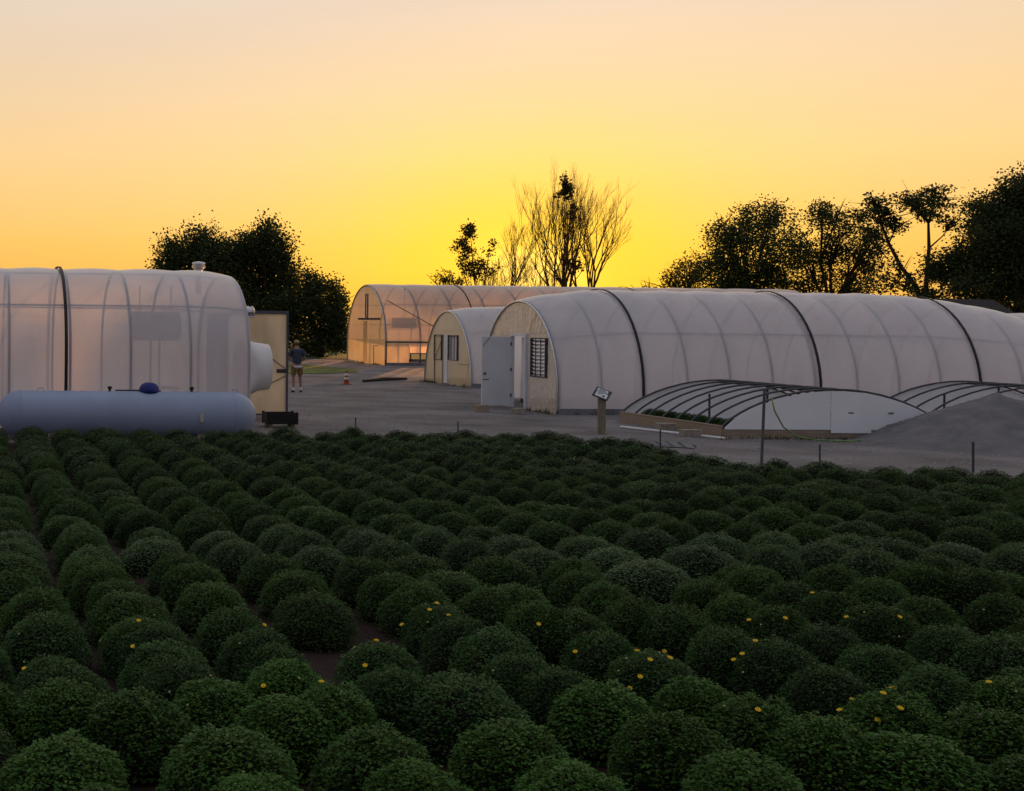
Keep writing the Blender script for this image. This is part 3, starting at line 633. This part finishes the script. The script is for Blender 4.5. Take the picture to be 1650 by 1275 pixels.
# yellow blooms on the flowering plants
ym = mat('bloom_yellow', (.80, .52, .012), .6, var=.15); ym2 = mat('bud_pale', (.42, .40, .16), .6, var=.15)
def bloom_mesh(npet, rad_, m):
    mb = MB()
    for ring, (rr_, tilt) in enumerate(((1, .25), (.6, .7))):
        for k in range(npet):
            a = 2 * PI * (k + ring * .5) / npet; d = Vector((math.cos(a), math.sin(a), 0)); s_ = Vector((-d.y, d.x, 0)); L_ = rad_ * rr_
            mb.add([d * L_ * .1, d * L_ * .6 + s_ * L_ * .28 + Vector((0, 0, L_ * tilt * .6)), d * L_ + Vector((0, 0, L_ * tilt)), d * L_ * .6 - s_ * L_ * .28 + Vector((0, 0, L_ * tilt * .6))], [(0, 1, 2, 3)])
    return mb.lathe([(rad_ * .2, 0), (rad_ * .16, rad_ * .12), (.0005, rad_ * .15)], 6).mesh('bloom', m)
BM, SM = bloom_mesh(8, .018, ym), bloom_mesh(5, .009, ym2)
BL = [(423, 1006), (223, 1004), (216, 1044), (42, 1081), (302, 1105), (427, 1108), (704, 976), (693, 986), (722, 995), (651, 1009), (868, 1008), (930, 1053), (1028, 1053), (1048, 1067), (1072, 1050), (1078, 1064), (1033, 1093), (1017, 1111), (590, 1075), (607, 1033),
      (1210, 1002), (1265, 999), (1367, 997), (1448, 997), (1311, 959), (1219, 1037), (1186, 1066), (1199, 1057), (1445, 1112), (1424, 1122), (1371, 1130), (1358, 1148), (1450, 1145), (1416, 1163), (1221, 1148), (1596, 1104), (1440, 1113), (519, 1104)]
BUD = [(33, 1024), (246, 993), (622, 1032), (797, 1084), (1170, 1142), (1567, 1127), (165, 1034), (574, 1047), (565, 1052), (1000, 1084), (1012, 1065), (1062, 1056), (1394, 990), (1447, 1027), (274, 1117), (481, 1096), (340, 1094), (41, 1067), (1637, 1118), (1490, 1134), (1228, 1009), (690, 1005), (305, 1139), (388, 1040), (1587, 985), (1200, 1085)]
def hit(px, py):
    d = ray(px, py); best = None
    for t in mobj:
        X, Y, r_, h = t[1]; cz = .10 * h
        for k in range(1): 
            o_ = Vector((0 - X, 0 - Y, CAMH - cz)); sc = Vector((1 / (r_ * 1.0), 1 / (r_ * 1.0), 1 / (.92 * h)))
            a_ = Vector((o_.x * sc.x, o_.y * sc.y, o_.z * sc.z)); b_ = Vector((d.x * sc.x, d.y * sc.y, d.z * sc.z))
            A, B_, Cc = b_.dot(b_), 2 * a_.dot(b_), a_.dot(a_) - 1; D = B_ * B_ - 4 * A * Cc
            if D > 0:
                q = (-B_ - math.sqrt(D)) / (2 * A); p_ = Vector((0, 0, CAMH)) + d * q
                if p_.z > cz - .05 and (best is None or q < best[0]): best = (q, p_, t)
    return best
for lst, me in ((BL, BM), (BUD, SM)):
    for px, py in lst:
        b_ = None
        for dy in (0, 4, 8, 12, 16): 
            b_ = hit(px, py + dy)
            if b_: break
        if not b_: continue
        q, p_, t = b_; X, Y, r_, h = t[1]; nrm = Vector(((p_.x - X) / r_, (p_.y - Y) / r_, (p_.z - .1 * h) / (.9 * h))).normalized()
        o = bpy.data.objects.new('bloom' if me is BM else 'flower_bud', me); C.objects.link(o)
        Mw = Matrix.Translation(p_ + nrm * .018) @ (nrm * .6 + Vector((0, -.3, .5))).to_track_quat('Z', 'Y').to_matrix().to_4x4()
        Mp = Matrix.LocRotScale(t[0].location, t[0].rotation_euler, t[0].scale)
        o.parent = t[0]; o.matrix_parent_inverse = Mp.inverted(); o.matrix_basis = Mw
        if me is BM: t[5].append(o)
NUM = ['no', 'one', 'two', 'three', 'four', 'five', 'six', 'seven', 'eight', 'nine']
for o, m_, adj, row, k, bl in mobj:
    if bl: o['label'] = '%s mum, %s yellow bloom%s, %s from the front in row %s from the tank' % (adj, NUM[len(bl)], '' if len(bl) == 1 else 's', ordinal(k), ordinal(row))
    else: o['label'] = '%s domed mum, %s from the front in the %s row from the tank' % (adj, ordinal(k), ordinal(row))
# the farther plants of the field, one mass
lite = [mum_mesh(90 + i, 1900, .08, VAR['far'][0]) for i in range(3)]
mb = MB(); MI = []
for X, Y, r_, h in rest:
    me = R.choice(lite); a = R.random() * 2 * PI; ca, sa = math.cos(a), math.sin(a)
    vs = [(X + (v.co.x * ca - v.co.y * sa) * r_, Y + (v.co.x * sa + v.co.y * ca) * r_, v.co.z * h) for v in me.vertices]
    mb.add(vs, [tuple(p_.vertices) for p_ in me.polygons]); MI += [p_.material_index for p_ in me.polygons]
o = mb.build('distant_mums', VAR['far'][0]); o.data.materials.append(STEM_SHADE)
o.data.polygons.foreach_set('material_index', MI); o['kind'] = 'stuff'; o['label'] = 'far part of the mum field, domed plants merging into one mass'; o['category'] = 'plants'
for me in lite: bpy.data.meshes.remove(me)
fpoly = [(-2.5, 3.5), (13, 3.5), (18.5, 17.4), (10.9, 19.9), (9.8, 24.1), (-3, 24.1)]
sheet('field_soil', fpoly, .019, M['soil'])
# plants inside the cold frame
for k in range(9):
    o = bpy.data.objects.new('seedling_plant', R.choice(MESH['dark'])); C.objects.link(o)
    q = CF1 + EX * (.55 + .12 * R.random()) + EY * (.35 + k * .44); o.location = q; o.scale = (.27, .27, .36); o.rotation_euler = (0, 0, R.random() * 6)
    tag(o, 'low dark plant inside the cold frame, %s from its white end' % ordinal(k + 1), 'plant', 'plants inside the cold frame')

# weeds along the building feet and the field edge
wd_ = MB(); rw = random.Random(9)
def tuft(x, y, n, hgt):
    for _ in range(n):
        a = rw.random() * 6.28; r_ = rw.random() * .10; b = Vector((x + r_ * math.cos(a), y + r_ * math.sin(a), .008)); l = hgt * rw.uniform(.5, 1.3); e = rw.random() * 6.28; o2 = Vector((math.cos(e), math.sin(e), 0)); s2 = Vector((-o2.y, o2.x, 0)) * .008
        wd_.add([b - s2, b + s2, b + o2 * l * .35 + Vector((0, 0, l))], [(0, 1, 2)])
for root_, L_, W2 in ((main, 14.5, 4.9), (small, 16, 4.9), (back, 26, 7.3)):
    for _ in range(70):
        if rw.random() < .6: q = root_.location + EX * rw.uniform(0, L_) - EY * rw.uniform(.16, .35)
        else: q = root_.location - EX * rw.uniform(.1, .3) + EY * rw.choice((rw.uniform(0, 1.7), rw.uniform(3.2, W2)))
        tuft(q.x, q.y, 9, rw.uniform(.05, .16))
for _ in range(160):
    x = rw.uniform(-1.5, 14.5); y = limit(x) + rw.uniform(.35, .9); tuft(x, y, 8, rw.uniform(.04, .12))
for _ in range(60):
    q = CF1 + EX * rw.uniform(-.4, 5) - EY * rw.uniform(.1, .5); tuft(q.x, q.y, 8, rw.uniform(.04, .10))
wo = wd_.build('weeds', leafmat('weed_green', (.05, .07, .02), (.11, .11, .04))); wo['kind'] = 'stuff'; wo['label'] = 'sparse weeds growing along the greenhouse feet and field edge'; wo['category'] = 'weeds'
# loose stones on the gravel
st = MB(); rs = random.Random(5)
for _ in range(9000):
    y = 17 + 32 * rs.random() ** 1.3; x = rs.uniform(-.02, .80) * y
    if y < limit(x) + .3: continue
    a = rs.uniform(.012, .034); b = a * rs.uniform(.5, 1); e = rs.random() * 6.28; c_, s_ = math.cos(e) * a, math.sin(e) * a
    st.add([(x + c_, y + s_, .012), (x - s_ * .8, y + c_ * .8, .012), (x - c_, y - s_, .012), (x + s_ * .8, y - c_ * .8, .012), (x + s_ * .2, y, .012 + b)], [(0, 1, 4), (1, 2, 4), (2, 3, 4), (3, 0, 4)])
so_ = st.build('loose_stones', mat('stone', (.16, .15, .16), .95, scale=3, col2=(.36, .34, .35))); so_['kind'] = 'stuff'; so_['label'] = 'loose stones scattered over the gravel yard'; so_['category'] = 'gravel'
# ------------------------------------------------------------------ trees
LEAF = leafmat('tree_leaf', (.030, .045, .016), (.055, .075, .024), scale=.5, trans=.25, objvar=.1)
LEAFR = leafmat('backlit_leaf', (.055, .05, .016), (.09, .075, .02), scale=.5, trans=.45, objvar=.1)
def leaf_cloud(mb, c, r3, n, size, rr, clumps=14):
    cl = []
    for _ in range(clumps):
        d = Vector((rr.gauss(0, 1), rr.gauss(0, 1), rr.gauss(0, 1))).normalized() * (rr.random() ** .4); cl.append(Vector((c.x + d.x * r3[0], c.y + d.y * r3[1], c.z + d.z * r3[2])))
    sg = [x * .235 for x in r3]
    for _ in range(n):
        k = rr.choice(cl); p = Vector((k.x + rr.gauss(0, sg[0]), k.y + rr.gauss(0, sg[1]), k.z + rr.gauss(0, sg[2])))
        if p.z < .1: continue
        d = Vector((rr.gauss(0, 1), rr.gauss(0, 1), rr.gauss(-.1, .8))).normalized(); s_ = d.cross(Vector((rr.gauss(0, 1), rr.gauss(0, 1), rr.gauss(0, 1)))).normalized(); l = size * rr.uniform(.6, 1.4)
        mb.add([p, p + d * l * .5 + s_ * l * .32, p + d * l, p + d * l * .5 - s_ * l * .32], [(0, 1, 2, 3)])
def leafy(name, label, Y, blobs, trunk_px, dens=1.0, size=.34, m=None, clumps=14, seed=1, group='trees beyond the greenhouses', limbs=True, cat='tree', trunk_r=.28):
    rr = random.Random(seed); base = Vector((at(trunk_px, 560, Y).x, Y, 0)); root = empty(name, base, 0, label, cat, group); mb = MB(); bk = MB(); s_ = Y / F; top = 0
    tips = []
    for px, py, rx, ry in blobs:
        c = at(px, py, Y) + Vector((0, rr.uniform(-1, 1) * rx * s_ * .8, 0)) - base; r3 = (rx * s_, (rx + ry) / 2 * s_, ry * s_)
        leaf_cloud(mb, c, r3, int(dens * rx * ry * 2.3), size * .58, rr, int(clumps * 2.2)); tips.append(c)
    mz = sum(c.z for c in tips) / len(tips); fork = Vector((rr.uniform(-.2, .2), rr.uniform(-.2, .2), max(.6, mz * .42)))
    bk.tube([(0, 0, -.05), (0.03, 0, fork.z * .5), fork], [trunk_r * 1.25, trunk_r, trunk_r * .8], 8)
    tr_ = bk.build('trunk', M['bark'], root, True)
    if limbs:
        lm = MB()
        for c in tips:
            mid = fork.lerp(c, .5) + Vector((rr.gauss(0, .25), rr.gauss(0, .25), .25)); lm.tube([fork, mid, c], [trunk_r * .5, trunk_r * .3, .04], 6)
            for _ in range(5):
                e = c + Vector((rr.gauss(0, 1), rr.gauss(0, 1), rr.gauss(.3, .8))) * (.9); lm.tube([mid, (mid + e) / 2 + Vector((0, 0, .15)), e], [.07, .045, .015], 4)
        lm.build('limbs', M['bark'], root, True)
    mb.build('crown', m or LEAF, root); return root
leafy('broadleaf_tree', 'rounded dark tree rising behind the greenhouse with the roof vent', 92, [(300, 402, 42, 34), (345, 400, 40, 34), (272, 432, 28, 38), (330, 450, 75, 48), (300, 500, 60, 45)], 320, 1.25, seed=3)
leafy('broadleaf_tree', 'tallest dark dense tree above the fan and the sheet door', 90, [(415, 385, 36, 32), (445, 405, 34, 38), (385, 410, 34, 34), (425, 450, 58, 55), (460, 480, 34, 55), (420, 510, 70, 50)], 425, 1.25, seed=4)
leafy('broadleaf_tree', 'lower bushy tree tapering towards the tall orange greenhouse', 86, [(500, 475, 30, 34), (528, 490, 28, 38), (548, 512, 18, 36), (505, 530, 45, 40), (545, 545, 22, 24)], 515, 1.3, seed=5)
for i, (px, py, rx, ry) in enumerate(((490, 556, 22, 16), (522, 560, 24, 15), (552, 560, 20, 15))):
    leafy('shrub', ('low dark shrub at the lawn edge, just past the person', 'low dark shrub at the lawn edge, middle of three', 'low dark shrub at the lawn edge, closest to the tall greenhouse')[i], 100, [(px, py, rx, ry)], px, 1.6, .3, seed=20 + i, group='shrubs at the lawn edge', limbs=False, cat='shrub', trunk_r=.06)
leafy('broadleaf_tree', 'low loose tree at the sunward end of the dark tree group', 98, [(1092, 445, 22, 24), (1115, 430, 24, 24), (1120, 465, 36, 22), (1085, 468, 20, 14)], 1110, .75, .3, LEAFR, 16, 6)
leafy('broadleaf_tree', 'broad dark tree with slanting crown in the middle of the tree group', 95, [(1165, 390, 36, 28), (1215, 362, 40, 30), (1258, 345, 34, 24), (1190, 420, 52, 40), (1245, 410, 42, 46), (1150, 440, 40, 36), (1210, 465, 70, 26)], 1215, .95, .32, None, 18, 7)
leafy('broadleaf_tree', 'dark tree with sky showing through, beside the two thin trees', 94, [(1318, 350, 24, 24), (1345, 368, 36, 32), (1385, 395, 28, 34), (1330, 415, 50, 36), (1395, 430, 24, 36), (1310, 455, 70, 26), (1375, 462, 36, 22)], 1340, .85, .32, None, 16, 8)
leafy('broadleaf_tree', 'huge dark tree looming over the far end of the long greenhouse', 76, [(1640, 320, 34, 38), (1605, 345, 34, 36), (1660, 370, 70, 60), (1590, 395, 44, 40), (1570, 430, 44, 36), (1640, 440, 80, 50), (1560, 468, 40, 24), (1700, 330, 60, 60), (1720, 430, 70, 60)], 1640, 1.5, .3, None, 18, 9)
def bare(name, label, Y, px0, top, spread, seed, leaves=(), m=None, base_r=.17, stems=1, leafm=None, levels=6):
    rr = random.Random(seed); base = Vector((at(px0, 560, Y).x, Y, 0)); root = empty(name, base, 0, label, 'tree', 'trees beyond the greenhouses'); Hh = (at(px0, top, Y).z); tk_ = MB(); br = MB()
    def grow(p, d, l, r_, lev, mb):
        pts = [p]; q = p; dd = d.copy(); n = 4
        for i in range(n):
            dd = (dd + Vector((rr.gauss(0, .09), rr.gauss(0, .09), .05))).normalized(); q = q + dd * l / n; pts.append(q)
        mb.tube(pts, [r_ * (1 - .45 * i / n) for i in range(n + 1)], 6 if lev == 0 else 4, False)
        if lev >= levels: return
        nb = 3 if lev < 2 else rr.choice((2, 3)) if lev < 4 else (2 if lev < 5 else 4)
        for k in range(nb):
            f_ = rr.uniform(.45, 1.0) if k else 1.0; i = min(n, max(1, int(f_ * n + .5))); a = rr.random() * 2 * PI; sp = rr.uniform(.2, .62) * spread * (.5 if k == 0 else 1)
            s1 = dd.cross(Vector((1, .3, 0))).normalized(); s2 = dd.cross(s1); e = (dd + (s1 * math.cos(a) + s2 * math.sin(a)) * math.tan(sp) + Vector((0, 0, .10))).normalized()
            grow(pts[i], e, l * rr.uniform(.64, .9), max(r_ * .58, .008), lev + 1, br)
    for s_ in range(stems):
        a = rr.random() * 6.28; d = Vector((.22 * math.cos(a + s_ * 2.4) * (stems > 1), .2 * math.sin(a + s_ * 2.4) * (stems > 1), 1)).normalized()
        grow(Vector((.12 * s_, 0, 0)), d, Hh * .262, base_r, 0, tk_)
    tk_.build('trunk', m or M['barkred'], root, True); br.build('branches', m or M['barkred'], root, True)
    if leaves:
        lf = MB(); br2 = MB()
        for px, py, rx, ry, n in leaves:
            c_ = at(px, py, Y) - base; q0 = Vector((0, 0, min(Hh * .3, c_.z * .6))); br2.tube([q0, q0.lerp(c_, .5) + Vector((rr.gauss(0, .2), rr.gauss(0, .2), 0)), c_ + Vector((0, 0, .3))], [.09, .05, .02], 5); leaf_cloud(lf, at(px, py, Y) - base, (rx * Y / F, rx * Y / F, ry * Y / F), int(n * 1.3), .22, rr, 9)
        lf.build('crown', leafm or LEAFR, root); br2.build('limbs', M['barkred'], root, True)
    return root
bare('bare_tree', 'small leafy tree with dark clumps at the edge of the bare trees', 108, 772, 372, 1.0, 31, [(757, 372, 16, 14, 420), (750, 398, 14, 16, 380), (760, 425, 20, 18, 420), (775, 440, 26, 18, 300), (735, 400, 10, 10, 90), (790, 400, 12, 14, 100)], stems=2, base_r=.11)
leafy('shrub', 'reddish shrub showing above the ridge of the tall greenhouse', 100, [(716, 448, 16, 12), (735, 456, 14, 9), (712, 470, 22, 14), (740, 478, 24, 14)], 720, 1.0, .26, LEAFR, 10, 33, 'shrubs against the sunset', True, 'shrub', .06)
bare('bare_tree', 'slender bare tree beside the small leafy one', 106, 812, 322, .6, 41, base_r=.13)
bare('bare_tree', 'tall bare tree holding a dark leafy clump high up', 104, 904, 262, .62, 52, [(914, 300, 11, 20, 520), (905, 318, 12, 8, 160), (925, 345, 8, 18, 150), (922, 428, 12, 14, 260)], stems=2, base_r=.19)
bare('bare_tree', 'tallest bare tree with fine spreading twigs', 103, 962, 285, .85, 65, stems=2, base_r=.2)
bare('bare_tree', 'leaning bare sapling between the slender and the tall bare trees', 110, 868, 385, .8, 74, base_r=.09, stems=2)
leafy('shrub', 'tiny shrub above the ridge between the bare trees and the dark group', 105, [(1043, 466, 10, 9), (1043, 482, 14, 10)], 1043, .9, .25, LEAFR, 8, 34, 'shrubs against the sunset', True, 'shrub', .05)
# thin tufted trees
def tufted(label, Y, trunk, tufts, seed):
    rr = random.Random(seed); base = Vector((at(trunk[0][0], 560, Y).x, Y, 0)); root = empty('slender_tree', base, 0, label, 'tree', 'trees beyond the greenhouses')
    pts = [Vector((0, 0, 0))] + [at(px, py, Y) - base for px, py in trunk]; n = len(pts)
    MB().tube(pts, [.20 - .16 * i / (n - 1) for i in range(n)], 7).build('trunk', M['bark'], root, True); lf = MB()
    for px, py, rx, ry, k in tufts:
        lb = MB()
        c = at(px, py, Y) - base + Vector((0, rr.uniform(-.5, .5), 0)); cand = [p for p in pts[1:] if p.z < c.z - .2] or pts[1:2]; j = min(cand, key=lambda p: (p - c).length)
        lb.tube([j, j.lerp(c, .55) + Vector((0, 0, -.12)), c], [.06, .04, .015], 5); leaf_cloud(lf, c, (1.35 * rx * Y / F, 1.35 * rx * Y / F, 1.3 * ry * Y / F), int(k * 1.6), .19, rr, 12)
        for _ in range(12):
            e = c + Vector((rr.gauss(0, rx), rr.gauss(0, rx), rr.gauss(0, ry))) * (Y / F * 1.0); lb.tube([j.lerp(c, .7), (j.lerp(c, .7) + e) / 2, e], [.03, .02, .008], 4)
        lb.build('limb', M['bark'], root, True)
    lf.build('crown', LEAF, root)
tufted('thin leaning tree with sparse tufts next to the dark tree group', 82, [(1486, 500), (1478, 465), (1452, 430), (1432, 392), (1420, 360), (1414, 335)], [(1414, 328, 16, 12, 300), (1405, 348, 18, 12, 300), (1430, 350, 16, 12, 260), (1440, 365, 14, 10, 160), (1402, 375, 14, 12, 180), (1440, 430, 14, 14, 120), (1432, 452, 22, 16, 240), (1455, 460, 16, 16, 180)], 81)
tufted('thin upright tree with a flat tufted top before the huge dark tree', 80, [(1490, 500), (1493, 450), (1497, 400), (1496, 360), (1504, 325)], [(1462, 322, 18, 9, 230), (1478, 335, 18, 11, 260), (1502, 318, 20, 12, 330), (1522, 315, 14, 12, 220), (1500, 342, 20, 12, 240), (1528, 362, 10, 7, 90), (1510, 470, 18, 14, 200), (1475, 478, 22, 12, 260), (1512, 440, 12, 12, 100)], 82)
# little house with dark roof under the huge tree
p = at(1560, 560, 70); hs = empty('small_house', (p.x, 70, 0), .2, 'small house with dark gable roof half hidden under the huge tree', 'house')
MB().box((-2.2, -1.5, 0), (2.2, 3, 2.7)).build('wall', mat('house_wall', (.12, .09, .07), .9), hs)
MB().add([(-2.5, -1.8, 2.65), (2.5, -1.8, 2.65), (2.5, 3.3, 2.65), (-2.5, 3.3, 2.65), (-2.5, .75, 4.15), (2.5, .75, 4.15)], [(0, 1, 5, 4), (2, 3, 4, 5), (0, 4, 3), (1, 2, 5), (0, 3, 2, 1)]).build('roof', mat('roof_shingle', (.035, .03, .03), .9, scale=6), hs)

# ------------------------------------------------------------------ person
pp = onz(478, 632.5); per = empty('person', pp, 0, 'person in navy shirt, khaki shorts and cap, seen from behind beside the sheet door', 'person')
skin = mat('skin', (.30, .17, .11), .6, var=.08); navy = mat('navy_cloth', (.045, .055, .085), .9, scale=12); khaki = mat('khaki_cloth', (.20, .135, .06), .9, scale=12); capm = mat('cap_cloth', (.32, .26, .13), .9)
def skinned(name, V, E, rad, m, root_i=0, parent=per, sub=2):
    me = bpy.data.meshes.new(name); me.from_pydata([tuple(v) for v in V], E, []); me.materials.append(m); o = bpy.data.objects.new(name, me); C.objects.link(o); o.parent = parent
    sk = o.modifiers.new('skin', 'SKIN'); sk.use_smooth_shade = True
    for i, s_ in enumerate(me.skin_vertices[0].data): r_ = rad[i]; s_.radius = r_ if isinstance(r_, tuple) else (r_, r_); s_.use_root = (i == root_i)
    sb = o.modifiers.new('sub', 'SUBSURF'); sb.levels = sub; sb.render_levels = sub; return o
# x across, y away from the camera (he faces +y); joints
V = [(0, 0, .94), (0, .01, 1.12), (0, .02, 1.34), (0, .03, 1.46), (0, .06, 1.56), (0, .075, 1.66), (0, .085, 1.73)]
rad = [(.15, .11), (.145, .105), (.165, .11), (.10, .08), .055, (.078, .095), (.065, .08)]
E = [(i, i + 1) for i in range(6)]
for s_ in (-1, 1):
    k = len(V); fy = -.06 if s_ < 0 else .05; fx = .15 if s_ > 0 else .12
    V += [(s_ * .105, 0, .86), (s_ * .12, fy * .3 + .02, .50), (s_ * fx, fy, .10), (s_ * (fx + .02), fy + .15, .035)]; rad += [.095, .058, .038, (.04, .03)]
    E += [(0, k), (k, k + 1), (k + 1, k + 2), (k + 2, k + 3)]
    k = len(V); V += [(s_ * .20, .02, 1.43), (s_ * .275, .02, 1.16), (s_ * .19, .24, 1.10), (s_ * .10, .32, 1.13)]; rad += [.06, .045, .033, (.036, .02)]
    E += [(3, k), (k, k + 1), (k + 1, k + 2), (k + 2, k + 3)]; pk = k + 3; px_, py_, pz_ = V[pk]
    for j in range(4):
        q = len(V); dx = (j - 1.5) * .02; ln = (.07, .08, .078, .062)[j]
        V += [(px_ - s_ * .03, py_ + .05, pz_ + .03 - j * .02), (px_ - s_ * (.03 + ln * .7), py_ + .045, pz_ + .03 - j * .02 - .01)]; rad += [.009, .008]; E += [(pk, q), (q, q + 1)]
    q = len(V); V += [(px_ - s_ * .01, py_ + .02, pz_ + .055), (px_ - s_ * .04, py_ + .03, pz_ + .075)]; rad += [.011, .009]; E += [(pk, q), (q, q + 1)]
body = skinned('body', V, E, rad, skin)
skinned('shirt', [(0, 0, .90), (0, .01, 1.12), (0, .02, 1.34), (0, .03, 1.455), (-.20, .02, 1.43), (-.262, .02, 1.22), (.20, .02, 1.43), (.262, .02, 1.22)], [(0, 1), (1, 2), (2, 3), (3, 4), (4, 5), (3, 6), (6, 7)],
        [(.185, .14), (.175, .13), (.19, .135), (.115, .095), .082, .068, .082, .068], navy)
skinned('shorts', [(0, 0, .96), (-.105, 0, .84), (-.12, -.0, .56), (.105, 0, .84), (.12, .03, .56)], [(0, 1), (1, 2), (0, 3), (3, 4)], [(.168, .13), .118, .095, .118, .095], khaki)
MB().lathe([(.188, .865), (.190, .925)], 20, 'z').build('shirt_hem', M['white'], per).scale = (1, .76, 1)
cp = MB().lathe([(.088, 0), (.09, .03), (.08, .07), (.05, .10), (.001, .108)], 16).add([(-.07, .07, .0), (.07, .07, .0), (.06, .17, -.02), (0, .19, -.022), (-.06, .17, -.02)], [(0, 1, 2, 3, 4)]).build('cap', capm, per, True); cp.location = (0, .082, 1.705); cp.scale = (1, 1.12, 1)
hr = MB().lathe([(.080, -.07), (.088, -.03), (.089, .002)], 16).build('hair', mat('hair', (.07, .045, .03), .8), per, True); hr.location = (0, .07, 1.705); hr.scale = (1, 1.08, 1)
for s_ in (-1, 1):
    fy = -.06 if s_ < 0 else .05; fx = .15 if s_ > 0 else .12
    skinned('shoe', [(s_ * fx, fy - .03, .05), (s_ * (fx + .012), fy + .08, .045), (s_ * (fx + .03), fy + .19, .035)], [(0, 1), (1, 2)], [(.05, .048), (.052, .042), (.045, .03)], M['black'], sub=2)
    MB().lathe([(.05, .08), (.048, .17)], 12, 'z', (s_ * fx, fy, 0)).build('sock', M['white'], per)
